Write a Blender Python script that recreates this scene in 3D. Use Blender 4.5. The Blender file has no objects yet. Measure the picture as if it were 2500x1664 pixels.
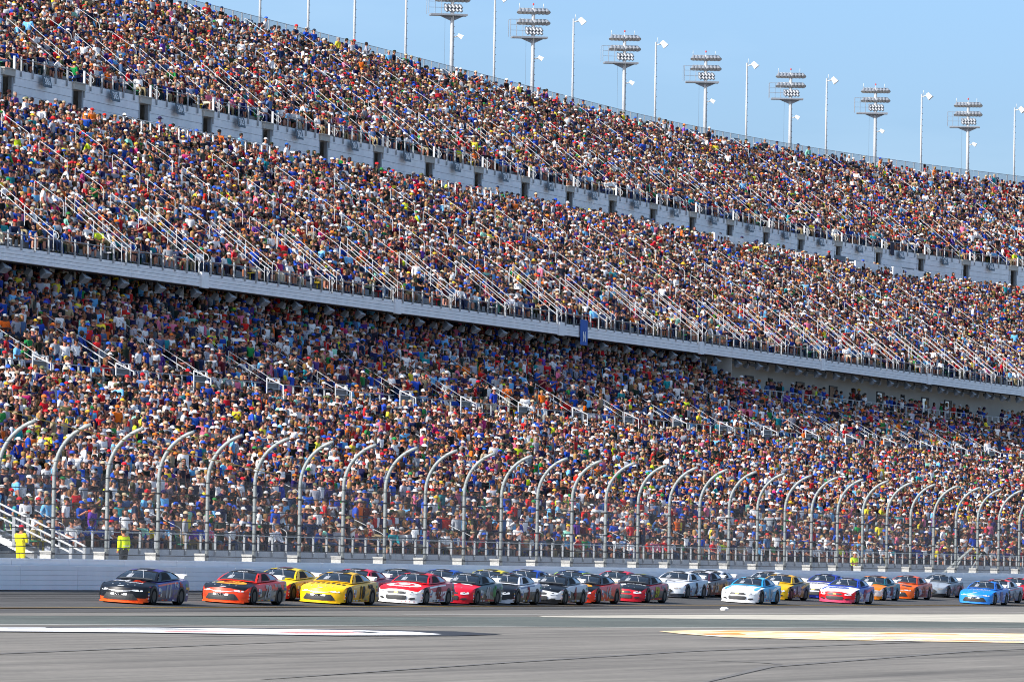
import bpy, bmesh, math, random
import numpy as np
from mathutils import Vector, Matrix, Euler
random.seed(7); RNG = np.random.default_rng(11)
R = math.radians
sc = bpy.context.scene
COL = sc.collection

# ------------------------------------------------------------------ camera
TH, ROLL, PITCH = R(16.7), R(0.9), math.atan(547.0 / 16400.0)
CAM = Vector((0, 0, 1.8))
fw = Vector((math.cos(TH) * math.cos(PITCH), math.sin(TH) * math.cos(PITCH), math.sin(PITCH)))
r0 = Vector((math.sin(TH), -math.cos(TH), 0)); u0 = r0.cross(fw)
rr = r0 * math.cos(ROLL) + u0 * math.sin(ROLL); uu = u0 * math.cos(ROLL) - r0 * math.sin(ROLL)
cd = bpy.data.cameras.new('camera'); cam = bpy.data.objects.new('camera', cd); COL.objects.link(cam)
m = Matrix((rr, uu, -fw)).transposed().to_4x4(); m.translation = CAM
cam.matrix_world = m
cd.sensor_width = 36; cd.lens = 16400.0 / 2500.0 * 36; cd.clip_start = 1; cd.clip_end = 9000
sc.camera = cam
def project(p):
    d = Vector(p) - CAM; z = d.dot(fw)
    return 1250 + 16400 * d.dot(rr) / z, 832 - 16400 * d.dot(uu) / z, z

# ------------------------------------------------------------------ sky and sun
SUN_AZ, SUN_EL = R(145), R(34)      # direction towards the sun, measured from +X towards +Y
w = bpy.data.worlds.new('World'); sc.world = w; w.use_nodes = True
nt = w.node_tree; bg = nt.nodes['Background']
sky = nt.nodes.new('ShaderNodeTexSky'); sky.sky_type = 'NISHITA'; sky.sun_disc = False
sky.sun_elevation = SUN_EL; sky.sun_rotation = R(90) - SUN_AZ
sky.altitude = 0; sky.air_density = 0.5; sky.dust_density = 2.8; sky.ozone_density = 4.0
hsv = nt.nodes.new('ShaderNodeHueSaturation'); hsv.inputs['Saturation'].default_value = 1.0; hsv.inputs['Value'].default_value = 1.0; hsv.inputs['Hue'].default_value = 0.488
nt.links.new(sky.outputs[0], hsv.inputs['Color']); 
wc = nt.nodes.new('ShaderNodeTexCoord'); wm = nt.nodes.new('ShaderNodeMapping'); wm.inputs['Scale'].default_value = (1, 1, 5)
wn = nt.nodes.new('ShaderNodeTexNoise'); wn.inputs['Scale'].default_value = 5.5; wn.inputs['Detail'].default_value = 7
wr = nt.nodes.new('ShaderNodeMapRange'); wr.inputs[1].default_value = .48; wr.inputs[2].default_value = .78; wr.inputs[4].default_value = .35
wx = nt.nodes.new('ShaderNodeMix'); wx.data_type = 'RGBA'; wx.inputs['B'].default_value = (3.4, 4.3, 5.1, 1)      # faint high cirrus
nt.links.new(wc.outputs['Generated'], wm.inputs[0]); nt.links.new(wm.outputs[0], wn.inputs['Vector']); nt.links.new(wn.outputs['Fac'], wr.inputs[0])
nt.links.new(wr.outputs[0], wx.inputs['Factor']); nt.links.new(hsv.outputs[0], wx.inputs['A']); nt.links.new(wx.outputs['Result'], bg.inputs[0]); bg.inputs[1].default_value = 0.13
sd = bpy.data.lights.new('sun', 'SUN'); sd.energy = 3.1; sd.angle = R(0.53); sd.color = (1.0, 0.95, 0.87)
so = bpy.data.objects.new('sun', sd); COL.objects.link(so)
sv = Vector((math.cos(SUN_AZ) * math.cos(SUN_EL), math.sin(SUN_AZ) * math.cos(SUN_EL), math.sin(SUN_EL)))
so.rotation_euler = sv.to_track_quat('Z', 'Y').to_euler(); so.location = (0, 0, 200)
sc.view_settings.view_transform = 'Standard'; sc.view_settings.look = 'None'
sc.view_settings.gamma = 1; sc.view_settings.exposure = 1.05; sc.view_settings.use_curve_mapping = False
sc.cycles.pixel_filter_type = 'BLACKMAN_HARRIS'; sc.cycles.filter_width = 1.0
sc.cycles.max_bounces = 5; sc.cycles.diffuse_bounces = 2; sc.cycles.transparent_max_bounces = 12

# ------------------------------------------------------------------ materials
MATS = {}
def hexc(h):
    h = h.lstrip('#'); v = [int(h[i:i + 2], 16) / 255 for i in (0, 2, 4)]
    return tuple(c / 12.92 if c <= 0.04045 else ((c + 0.055) / 1.055) ** 2.4 for c in v)
def mat(name, col, rough=0.6, metal=0.0, spec=0.4, noise=0.0, nscale=3.0, bump=0.0, coat=0.0, emit=None):
    if name in MATS: return MATS[name]
    if isinstance(col, str): col = hexc(col)
    M = bpy.data.materials.new(name); M.use_nodes = True; MATS[name] = M
    t = M.node_tree; b = t.nodes['Principled BSDF']
    b.inputs['Base Color'].default_value = (*col, 1); b.inputs['Roughness'].default_value = rough
    b.inputs['Metallic'].default_value = metal; b.inputs['Specular IOR Level'].default_value = spec
    b.inputs['Coat Weight'].default_value = coat
    if noise or bump:
        tc = t.nodes.new('ShaderNodeTexCoord'); n = t.nodes.new('ShaderNodeTexNoise')
        n.inputs['Scale'].default_value = nscale; n.inputs['Detail'].default_value = 6
        t.links.new(tc.outputs['Object'], n.inputs['Vector'])
        if noise:
            mr = t.nodes.new('ShaderNodeMapRange'); mr.inputs[1].default_value = .25; mr.inputs[2].default_value = .75
            mr.inputs[3].default_value = 1 - noise; mr.inputs[4].default_value = 1 + noise * .6
            t.links.new(n.outputs['Fac'], mr.inputs[0])
            mx = t.nodes.new('ShaderNodeVectorMath'); mx.operation = 'SCALE'; mx.inputs[0].default_value = col
            t.links.new(mr.outputs[0], mx.inputs['Scale']); t.links.new(mx.outputs[0], b.inputs['Base Color'])
        if bump:
            bp = t.nodes.new('ShaderNodeBump'); bp.inputs['Strength'].default_value = bump; bp.inputs['Distance'].default_value = .02
            t.links.new(n.outputs['Fac'], bp.inputs['Height']); t.links.new(bp.outputs[0], b.inputs['Normal'])
    return M
def attr_mat(name, attr, rough=0.8, prints=False):
    M = bpy.data.materials.new(name); M.use_nodes = True; MATS[name] = M
    t = M.node_tree; b = t.nodes['Principled BSDF']; b.inputs['Roughness'].default_value = rough
    b.inputs['Specular IOR Level'].default_value = .25
    a = t.nodes.new('ShaderNodeAttribute'); a.attribute_type = 'INSTANCER'; a.attribute_name = attr
    out = a.outputs['Color']
    if prints:   # printed motif, else fold shading painted as darker shirt-tone blotches
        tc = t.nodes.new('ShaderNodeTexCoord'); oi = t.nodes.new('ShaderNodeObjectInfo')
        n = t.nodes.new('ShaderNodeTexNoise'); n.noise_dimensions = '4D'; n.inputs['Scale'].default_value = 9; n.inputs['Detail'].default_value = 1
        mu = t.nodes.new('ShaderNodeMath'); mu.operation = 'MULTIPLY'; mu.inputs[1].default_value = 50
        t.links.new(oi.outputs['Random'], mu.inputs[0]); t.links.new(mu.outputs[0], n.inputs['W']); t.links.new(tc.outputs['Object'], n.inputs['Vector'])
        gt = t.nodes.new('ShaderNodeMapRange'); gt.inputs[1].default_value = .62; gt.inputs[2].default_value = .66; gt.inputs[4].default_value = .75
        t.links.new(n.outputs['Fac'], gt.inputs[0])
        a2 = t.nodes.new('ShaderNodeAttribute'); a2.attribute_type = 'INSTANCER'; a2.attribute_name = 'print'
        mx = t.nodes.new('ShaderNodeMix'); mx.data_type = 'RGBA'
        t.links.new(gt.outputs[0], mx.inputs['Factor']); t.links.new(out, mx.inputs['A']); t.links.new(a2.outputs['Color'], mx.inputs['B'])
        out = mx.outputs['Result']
    t.links.new(out, b.inputs['Base Color'])
    return M
M_WHITE = mat('white_paint', (.90, .91, .92), .55, noise=.10, nscale=1.3)
M_RAIL = mat('white_rail', (.56, .57, .58), .45)
M_GALV = mat('galvanised', (.30, .32, .34), .5, .25, noise=.2, nscale=9)
M_POST = mat('fence_post_zinc', (.29, .32, .32), .55, .15, noise=.25, nscale=14)
M_CABLE = mat('dark_cable', (.035, .033, .035), .6)
M_CONC = mat('concrete', (.42, .42, .40), .85, noise=.18, nscale=1.5, bump=.2)
M_DECK = mat('deck_concrete', (.26, .27, .28), .85, noise=.15, nscale=.8)
M_WALL = mat('wall_paint', (.90, .91, .93), .5, noise=.07, nscale=.7)
M_DARKSTEEL = mat('dark_steel', (.06, .065, .07), .6)
M_BEIGE = mat('beige_wall', (.50, .48, .43), .8, noise=.08, nscale=.6)
M_SLATE = mat('slate_sign', (.055, .075, .10), .5)
M_SIGNTXT = mat('sign_letter', (.75, .77, .78), .5)
M_BLACK = mat('black', (.012, .012, .013), .5)
M_SPK = mat('speaker_grey', (.30, .32, .34), .55)
M_LAMP = mat('lamp_hood', (.22, .24, .27), .45, .2)
M_LAMPW = mat('lamp_white', (.55, .55, .53), .4)

# ------------------------------------------------------------------ mesh helpers
class MB:
    def __init__(s): s.v = []; s.f = []; s.m = []
    def add(s, vs, fs, mi=0):
        o = len(s.v); s.v += [tuple(p) for p in vs]; s.f += [tuple(i + o for i in f) for f in fs]; s.m += [mi] * len(fs); return s
    def box(s, a, b, mi=0):
        x0, y0, z0 = a; x1, y1, z1 = b
        return s.add([(x0, y0, z0), (x1, y0, z0), (x1, y1, z0), (x0, y1, z0), (x0, y0, z1), (x1, y0, z1), (x1, y1, z1), (x0, y1, z1)],
                     [(0, 3, 2, 1), (4, 5, 6, 7), (0, 1, 5, 4), (1, 2, 6, 5), (2, 3, 7, 6), (3, 0, 4, 7)], mi)
    def tube(s, pts, r, n=6, mi=0, cap=True):
        pts = [Vector(p) for p in pts]; rs = r if isinstance(r, (list, tuple)) else [r] * len(pts)
        vs = []; N = len(pts); ref = None
        for i, p in enumerate(pts):
            d = (pts[min(i + 1, N - 1)] - pts[max(i - 1, 0)]).normalized()
            if ref is None:
                ref = Vector((0, 0, 1)) if abs(d.z) < .9 else Vector((1, 0, 0))
            a = d.cross(ref)
            if a.length < 1e-4: a = d.orthogonal()
            a.normalize(); b = a.cross(d).normalized(); ref = b
            for k in range(n):
                t = 2 * math.pi * (k + .5) / n; vs.append(p + (a * math.cos(t) + b * math.sin(t)) * rs[i])
        fs = [(i * n + k, i * n + (k + 1) % n, (i + 1) * n + (k + 1) % n, (i + 1) * n + k) for i in range(N - 1) for k in range(n)]
        if cap: fs += [tuple(range(n))[::-1], tuple((N - 1) * n + k for k in range(n))]
        return s.add(vs, fs, mi)
    def lathe(s, prof, n=10, M=None, mi=0):
        vs = []
        for r_, z_ in prof:
            for k in range(n):
                t = 2 * math.pi * k / n; p = Vector((r_ * math.cos(t), r_ * math.sin(t), z_)); vs.append(M @ p if M else p)
        fs = [(i * n + k, i * n + (k + 1) % n, (i + 1) * n + (k + 1) % n, (i + 1) * n + k) for i in range(len(prof) - 1) for k in range(n)]
        return s.add(vs, fs, mi)
    def mesh(s, name, mats, smooth=False):
        me = bpy.data.meshes.new(name); me.from_pydata(s.v, [], s.f)
        for q in (mats if isinstance(mats, (list, tuple)) else [mats]): me.materials.append(q)
        if len(me.materials) > 1: me.polygons.foreach_set('material_index', s.m)
        if smooth: me.polygons.foreach_set('use_smooth', [True] * len(s.f))
        me.update(); return me
    def build(s, name, mats, parent=None, loc=(0, 0, 0), rz=0, smooth=False):
        return obj(name, s.mesh(name, mats, smooth), parent, loc, rz)
def obj(name, data, parent=None, loc=(0, 0, 0), rz=0):
    o = bpy.data.objects.new(name, data); COL.objects.link(o); o.location = loc
    if rz: o.rotation_euler = (0, 0, rz)
    if parent is not None: o.parent = parent
    return o
def tag(o, label=None, cat=None, group=None, kind=None):
    if label: o['label'] = label
    if cat: o['category'] = cat
    if group: o['group'] = group
    if kind: o['kind'] = kind
    return o
def empty(name, loc=(0, 0, 0), rz=0): return obj(name, None, None, loc, rz)
TXT = {}
TMP = bpy.data.scenes.new('workbench')      # evaluates lettering, figures and cuts on their own
def baked(o, extra=()):
    for q in (o, *extra): TMP.collection.objects.link(q)
    vl = TMP.view_layers[0]; vl.update()
    me = bpy.data.meshes.new_from_object(o.evaluated_get(vl.depsgraph))
    for q in (o, *extra): bpy.data.objects.remove(q)
    return me
def text_mesh(s, size, shear=0.0, extrude=0.004, bold=0.0):
    k = (s, size, shear, bold)
    if k in TXT: return TXT[k]
    c = bpy.data.curves.new('lettering', 'FONT'); c.body = s; c.size = size; c.shear = shear; c.extrude = extrude; c.offset = bold
    c.align_x = 'CENTER'; c.align_y = 'CENTER'; c.resolution_u = 2
    me = baked(bpy.data.objects.new('lettering', c)); TXT[k] = me; return me
ORD = ['first', 'second', 'third', 'fourth', 'fifth', 'sixth', 'seventh', 'eighth', 'ninth', 'tenth', 'eleventh', 'twelfth', 'thirteenth',
       'fourteenth', 'fifteenth', 'sixteenth', 'seventeenth', 'eighteenth', 'nineteenth', 'twentieth', 'twenty-first', 'twenty-second', 'twenty-third',
       'twenty-fourth', 'twenty-fifth', 'twenty-sixth', 'twenty-seventh', 'twenty-eighth', 'twenty-ninth', 'thirtieth', 'thirty-first', 'thirty-second', 'thirty-third', 'thirty-fourth', 'thirty-fifth'] + ['%dth' % i for i in range(36, 100)]

# ------------------------------------------------------------------ ground
def asphalt(name, col, sx, sy, streak, spots, rough=.85):
    M = bpy.data.materials.new(name); M.use_nodes = True; MATS[name] = M
    t = M.node_tree; b = t.nodes['Principled BSDF']; b.inputs['Roughness'].default_value = rough; b.inputs['Specular IOR Level'].default_value = .3
    tc = t.nodes.new('ShaderNodeTexCoord')
    def noise(scale, stretch, det=5):
        mp = t.nodes.new('ShaderNodeMapping'); mp.inputs['Scale'].default_value = stretch; mp.inputs['Rotation'].default_value = (0, 0, R(8))
        t.links.new(tc.outputs['Object'], mp.inputs[0])
        n = t.nodes.new('ShaderNodeTexNoise'); n.inputs['Scale'].default_value = scale; n.inputs['Detail'].default_value = det
        t.links.new(mp.outputs[0], n.inputs['Vector']); return n.outputs['Fac']
    def rng(o, a, b_, c, d):
        r_ = t.nodes.new('ShaderNodeMapRange'); r_.inputs[1].default_value = a; r_.inputs[2].default_value = b_
        r_.inputs[3].default_value = c; r_.inputs[4].default_value = d; t.links.new(o, r_.inputs[0]); return r_.outputs[0]
    def mul(a, c):
        q = t.nodes.new('ShaderNodeMath'); q.operation = 'MULTIPLY'; t.links.new(a, q.inputs[0]); t.links.new(c, q.inputs[1]); return q.outputs[0]
    f = rng(noise(1.0, (sx, sy, 1)), .3, .7, 1 - streak, 1 + streak * .6)
    f = mul(f, rng(noise(.05, (1, 1.6, 1), 3), .35, .65, .88, 1.1))
    f = mul(f, rng(noise(6.0, (1, 1, 1), 8), .3, .7, 1 - spots, 1 + spots))
    f = mul(f, rng(noise(.9, (.35, 1.4, 1), 4), .32, .68, .90, 1.09))
    f = mul(f, rng(noise(.35, (.05, 3.2, 1), 2), .56, .68, 1.0, 1 - streak * 1.1))
    v = t.nodes.new('ShaderNodeVectorMath'); v.operation = 'SCALE'; v.inputs[0].default_value = col
    t.links.new(f, v.inputs['Scale']); t.links.new(v.outputs[0], b.inputs['Base Color'])
    return M
M_APRON = asphalt('apron_asphalt', (.200, .184, .160), .05, 1.3, .26, .16)
M_TRACK = asphalt('track_asphalt', (.088, .084, .080), .03, 2.2, .40, .14)
M_PITLANE = asphalt('pit_lane_asphalt', (.185, .172, .152), .04, 1.6, .22, .1)
M_GREEN = asphalt('green_grey_asphalt', (.112, .126, .112), .08, 1.2, .25, .35)
M_LINEW = mat('line_white', (.72, .71, .66), .7, noise=.2, nscale=2)
M_LINEY = mat('line_yellow', (.42, .26, .06), .7, noise=.25, nscale=1.2)
M_PWHITE = mat('logo_white', (.86, .86, .86), .6, noise=.1, nscale=1)
M_PBLACK = mat('logo_black', (.03, .03, .035), .7)
M_PRED = mat('logo_red', (.55, .03, .03), .7)
M_PORANGE = mat('logo_orange', (.80, .28, .03), .7)
M_PYEL = mat('logo_amber', (.85, .55, .20), .7, noise=.15, nscale=.6)
M_CREAM = mat('pale_concrete_strip', (.66, .61, .50), .8, noise=.15, nscale=.5)
M_RUBBER = mat('rubber_mark', (.155, .147, .137), .9, noise=.3, nscale=2)
def worn(name, cols_, stretch, under=(.2, .185, .16), wear=.64):
    """painted marking: streaks of two colours, scuffed through to the asphalt"""
    M = bpy.data.materials.new(name); M.use_nodes = True; MATS[name] = M
    t = M.node_tree; b = t.nodes['Principled BSDF']; b.inputs['Roughness'].default_value = .75
    tc = t.nodes.new('ShaderNodeTexCoord')
    def nz(scale, st, det):
        mp = t.nodes.new('ShaderNodeMapping'); mp.inputs['Scale'].default_value = st; mp.inputs['Rotation'].default_value = (0, 0, R(24)); t.links.new(tc.outputs['Object'], mp.inputs[0])
        n = t.nodes.new('ShaderNodeTexNoise'); n.inputs['Scale'].default_value = scale; n.inputs['Detail'].default_value = det; t.links.new(mp.outputs[0], n.inputs['Vector']); return n.outputs['Fac']
    cr_ = t.nodes.new('ShaderNodeValToRGB'); e = cr_.color_ramp.elements; e[0].position = cols_[0][0]; e[0].color = (*cols_[0][1], 1); e[1].position = cols_[-1][0]; e[1].color = (*cols_[-1][1], 1)
    for p_, c_ in cols_[1:-1]: q = e.new(p_); q.color = (*c_, 1)
    t.links.new(nz(.5, stretch, 3), cr_.inputs[0])
    mr = t.nodes.new('ShaderNodeMapRange'); mr.inputs[1].default_value = wear; mr.inputs[2].default_value = wear + .12; mr.inputs[4].default_value = .75; t.links.new(nz(1.4, (.25, 2.2, 1), 7), mr.inputs[0])
    mx = t.nodes.new('ShaderNodeMix'); mx.data_type = 'RGBA'; t.links.new(mr.outputs[0], mx.inputs['Factor']); t.links.new(cr_.outputs[0], mx.inputs['A']); mx.inputs['B'].default_value = (*under, 1)
    t.links.new(mx.outputs['Result'], b.inputs['Base Color']); return M
M_PWHITE_W = worn('logo_white_worn', [(.3, (.78, .78, .78)), (.7, (.86, .86, .85))], (.3, 2, 1))
M_AMBER_W = worn('logo_amber_worn', [(.34, (.84, .80, .74)), (.44, (.84, .58, .26)), (.54, (.82, .62, .36)), (.62, (.84, .80, .74)), (.72, (.80, .42, .12))], (.35, 2.4, 1))
M_CREAM_W = worn('pale_concrete_worn', [(.3, (.42, .39, .32)), (.7, (.56, .52, .43))], (.2, 1.2, 1), (.15, .145, .13), .60)
def sheet(name, pts, z, m_, parent=None):
    mb = MB(); mb.add([(x, y, z) for x, y in pts], [tuple(range(len(pts)))]); me = mb.mesh(name, m_)
    if me.polygons[0].normal.z < 0: me.flip_normals()
    o = obj(name, me, parent); 
    if parent is None: tag(o, kind='structure')
    return o
G = sheet('ground', [(-3000, -3000), (5000, -3000), (5000, 5000), (-3000, 5000)], 0, M_APRON)
sheet('pit_lane', [(90, 78.2), (700, 78.2), (700, 56), (254.7, 67.2), (231, 69), (212, 69.4), (190, 73.4), (90, 100 - 10)], .004, M_PITLANE)
sheet('green_verge', [(120, 92), (192.8, 74.1), (212.4, 69.4), (229.8, 66.0), (240, 61.5), (252, 52.5), (300, 36), (300, 20), (215.7, 47.6), (192.2, 54.9), (182.1, 60.0), (168.2, 65), (120, 82)], .008, M_GREEN)
K = .052
mb = MB(); xs = [60, 200, 300, 400, 800]
mb.add([(x, y, max(.012, (y - 78) * K + .012)) for x in xs for y in (77.9, 89.6)], [(2 * i, 2 * i + 2, 2 * i + 3, 2 * i + 1) for i in range(4)])
tr = tag(mb.build('race_track', M_TRACK), kind='structure')
def strip(name, pts, w_, z, m_, kind='structure'):
    mb = MB(); P = [Vector((x, y, 0)) for x, y in pts]; vs = []
    for i, p in enumerate(P):
        d = (P[min(i + 1, len(P) - 1)] - P[max(i - 1, 0)]).normalized(); n = Vector((-d.y, d.x, 0)); ww = w_[i] if isinstance(w_, list) else w_
        zz = z(p.x, p.y) if callable(z) else z
        vs += [(p.x + n.x * ww, p.y + n.y * ww, zz), (p.x - n.x * ww, p.y - n.y * ww, zz)]
    mb.add(vs, [(2 * i, 2 * i + 1, 2 * i + 3, 2 * i + 2) for i in range(len(P) - 1)])
    return tag(mb.build(name, m_), kind=kind)
strip('yellow_line', [(60, 81.0), (210, 80.2), (280, 80.0), (345, 79.2), (600, 78.8)], .46, lambda x, y: (y - 78) * K + .018, M_LINEY)
strip('white_line', [(225, 71.3), (262, 68.9), (301, 65.6), (420, 57)], .13, .012, M_LINEW)
strip('white_line', [(120, 83.5), (168.2, 64.6), (182.1, 59.5), (192.2, 54.4), (215.7, 47.1), (260, 33)], [.28, .26, .16, .16, .2, .2], .014, M_LINEW)
sheet('pale_strip', [(231, 68.2), (254.7, 67), (288.8, 63), (330, 57), (330, 36), (262, 47), (240.8, 52.5), (232, 61.1), (226, 66.5)], .013, M_CREAM_W)
# painted logo on the apron, left: white shield in a black outline with red strokes
def ell(name, c, a, b, ang, z, m_, parent, n=48):
    ca, sa = math.cos(ang), math.sin(ang)
    return sheet(name, [(c[0] + a * math.cos(t) * ca - b * math.sin(t) * sa, c[1] + a * math.cos(t) * sa + b * math.sin(t) * ca) for t in [2 * math.pi * i / n for i in range(n)]], z, m_, parent)
lg = tag(empty('painted_logo', (0, 0, 0)), 'long white painted apron logo with black outline and red strokes', 'road marking')
LA = math.atan2(50.4 - 62.6, 170 - 148)
def quad_path(name, pts, z, m_, par): return sheet(name, pts, z, m_, par)
quad_path('black_outline', [(166.9, 50.2), (171.9, 53.0), (172.5, 55.2), (171.5, 57.0), (169.9, 60.6), (163.5, 62.4), (140, 70), (130, 62), (151, 58.4), (154.6, 56.0), (156.2, 51.0), (161.4, 49.8)], .016, M_PBLACK, lg)
quad_path('white_field', [(164.2, 51.0), (168.6, 53.2), (170.0, 55.3), (169.0, 57.0), (167.0, 59.8), (160.5, 61.6), (140, 68), (133, 62.6), (152.4, 58.6), (155.6, 56.1), (157.2, 51.6), (161.6, 50.6)], .019, M_PWHITE_W, lg)
for pts in ([(160.8, 54.0), (163.9, 53.0), (164.6, 53.7), (161.2, 54.7)], [(158, 56.2), (162, 55.6), (162.3, 56.0), (158.4, 56.6)], [(155.5, 58.9), (159.5, 57.9), (159.7, 58.4), (155.8, 59.3)], [(159, 53.2), (160.2, 52.5), (160.5, 52.8), (159.3, 53.5)]):
    quad_path('red_stroke', pts, .022, M_PRED, lg)
for pts in ([(165.5, 58.8), (167.5, 59.0), (162, 61.0), (161.3, 60.7)], [(163.5, 52.2), (167.0, 54.0), (166.4, 54.2), (163.2, 52.6)], [(164, 57.6), (166, 57.7), (158, 60.6), (157.6, 60.3)]):
    quad_path('black_stroke', pts, .022, M_PBLACK, lg)
lg = tag(empty('painted_logo', (0, 0, 0)), 'long amber and orange painted apron logo with white edges at right', 'road marking')
quad_path('white_edge', [(182.5, 50.3), (188.5, 50.8), (191, 47.4), (196, 42.4), (215, 30), (195, 26), (169.6, 36.8), (168.3, 42.1), (170.5, 45.2), (177, 48.2)], .016, M_AMBER_W, lg)
quad_path('amber_field', [(180.5, 49.4), (185, 49.6), (187.5, 47.1), (192, 42.5), (208, 31.5), (196, 28.5), (172.5, 37.8), (170.9, 42.4), (172.8, 45), (177.5, 47.9)], .019, M_AMBER_W, lg)
for pts in ([(175.5, 47.0), (177.6, 47.9), (181, 47.6), (177, 46.3)], [(184, 49.2), (186.2, 49.3), (188.2, 47.0), (186.3, 46.6)], [(186.8, 45.0), (189.0, 45.2), (190.8, 43.4), (188.8, 43.2)], [(171.6, 42.0), (173.2, 41.5), (173.6, 39.0), (172.6, 38.9)]):
    quad_path('orange_patch', pts, .022, M_PORANGE, lg)
for i in range(14):
    a = random.uniform(171, 190); b_ = 42 + (random.random() - .5) * 6 + (182 - a) * -.1
    quad_path('white_streak', [(a, b_), (a + 4, b_ - 1.5), (a + 4.2, b_ - 1.2), (a + .2, b_ + .4)], .0225 + i * .0004, M_PWHITE, lg)
# tyre marks
def arc(cx, cy, r_, a0, a1, n=24): return [(cx + r_ * math.cos(R(a0 + (a1 - a0) * i / n)), cy + r_ * math.sin(R(a0 + (a1 - a0) * i / n))) for i in range(n + 1)]
MK = [([(86, 43.2), (112, 44.5), (134, 47), (160, 50)], [.10, .16, .10, .03]), (arc(122, 37.5, 6, -80, 60), .08), (arc(119, 36.6, 5, -30, 80), .05),
      ([(97, 33), (118, 35.6), (140, 38), (170, 39.5), (205, 40)], [.04, .12, .16, .12, .05]), ([(100, 27), (120, 31), (150, 34), (190, 35)], [.03, .12, .14, .05]), ([(150, 52.8), (154, 52.5), (157, 51.9)], .12)]
for pts, w_ in MK: strip('tyre_mark', pts, w_, .010, M_RUBBER)
for X, Y, w_ in [(214, 84.5, .08), (222, 83.4, .1), (230, 86.6, .08), (262, 87, .07), (300, 87.4, .09)]:
    strip('tyre_mark', [(X - 40, Y), (X, Y + .1), (X + 60, Y + .4)], w_, lambda x, y: (y - 78) * K + .018, M_BLACK)
db = MB(); db.lathe([(0, 0), (.16, .02), (.2, .1), (.1, .16), (0, .17)], 7)
tag(db.build('crumpled_paper', M_PWHITE, None, (277.5, 73.6, .005)), 'small crumpled white paper lying on apron below light blue car', 'litter')
# ------------------------------------------------------------------ track wall with steel barrier
wall = tag(empty('track_wall', (235, 89.5, .6)), 'white concrete track wall with stacked steel barrier tubes along the track', 'wall')
def kid(name, me, par, loc=(0, 0, 0), rz=0):
    # child placed in world coordinates (parents carry no scale)
    o = obj(name, me, par, loc, rz)
    o.matrix_parent_inverse = Matrix.LocRotScale(par.location, par.rotation_euler, None).inverted()
    return o
SEG = 6.1
pm = MB(); pm.box((.012, 0, 0), (SEG - .012, 1.15, 1.20)); pm.box((.012, -.03, 1.14), (SEG - .012, 0, 1.185)); PANEL = pm.mesh('wall_panel', M_WALL)
tm = MB()
h = .180
tm.add([(x, y, z) for x in (.015, SEG - .015) for y, z in ((0, .007), (0, h - .007), (.007, h), (.26, h), (.26, 0), (.007, 0))],
       [(0, 6, 7, 1), (1, 7, 8, 2), (2, 8, 9, 3), (3, 9, 10, 4), (4, 10, 11, 5), (5, 11, 6, 0), (0, 1, 2, 3, 4, 5), (11, 10, 9, 8, 7, 6)])
TUBE = tm.mesh('barrier_tube', M_WALL)
for i in range(36):
    x = 215 + i * SEG
    kid('wall_panel', PANEL, wall, (x, 89.22, .58))
    for j in range(5): kid('barrier_tube', TUBE, wall, (x, 88.86, .60 + j * .185))
bk = MB(); bk.box((0, 0, 0), (36 * SEG, .1, .88)); kid('foam_backing', bk.mesh('foam_backing', M_BLACK), wall, (215, 89.12, .59))

# ------------------------------------------------------------------ catch fence
NP = 33; PX = [233.8 + 5.9 * i for i in range(NP)]
fence = tag(empty('catch_fence', (PX[0], 90, 1.8)), 'tall chain link catch fence with curved grey posts on the track wall', 'fence')
RAD = 1.97
def fpt(u):   # point along post: u metres from the foot -> (dy, z)
    if u < 3.2: return 0.0, u
    a = (u - 3.2) / RAD; return -RAD * (1 - math.cos(a)), 3.2 + RAD * math.sin(a)
pb = MB(); pb.tube([(0, *fpt(u)) for u in [0, 1.6, 3.2] + [3.2 + .257 * i for i in range(1, 11)]], .078, 8)
POST = pb.mesh('post', M_POST, True)
fb = MB(); fb.box((-.18, .02, 0), (.18, .46, .25)); fb.box((-.2, 0, .25), (.2, .48, .30)); FOOT = fb.mesh('post_foot', mat('foot_block', (.42, .42, .40), .8, noise=.2, nscale=6))
bd = MB(); bd.tube([(0, 0, -.035), (0, 0, .035)], .088, 8); BAND = bd.mesh('clamp_band', M_CABLE)
CU = [.18, .45, .75, 1.15, 1.55, 2.05, 2.65, 3.15]
for x in PX:
    p = kid('post', POST, fence, (x, 90, 1.78)); kid('post_foot', FOOT, fence, (x, 90, 1.78))
    for u in CU[::2]:
        c = obj('clamp_band', BAND, p, (0, 0, u))
for u in CU + [3.7, 4.4, 5.2]:
    dy, z = fpt(u); cb = MB(); cb.tube([(PX[0] - 6, 90 + dy - .11, 1.78 + z), (PX[-1] + 6, 90 + dy - .11, 1.78 + z)], .017 if u < 3.3 else .009, 5)
    kid('cable', cb.mesh('cable', M_CABLE), fence)
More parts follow.
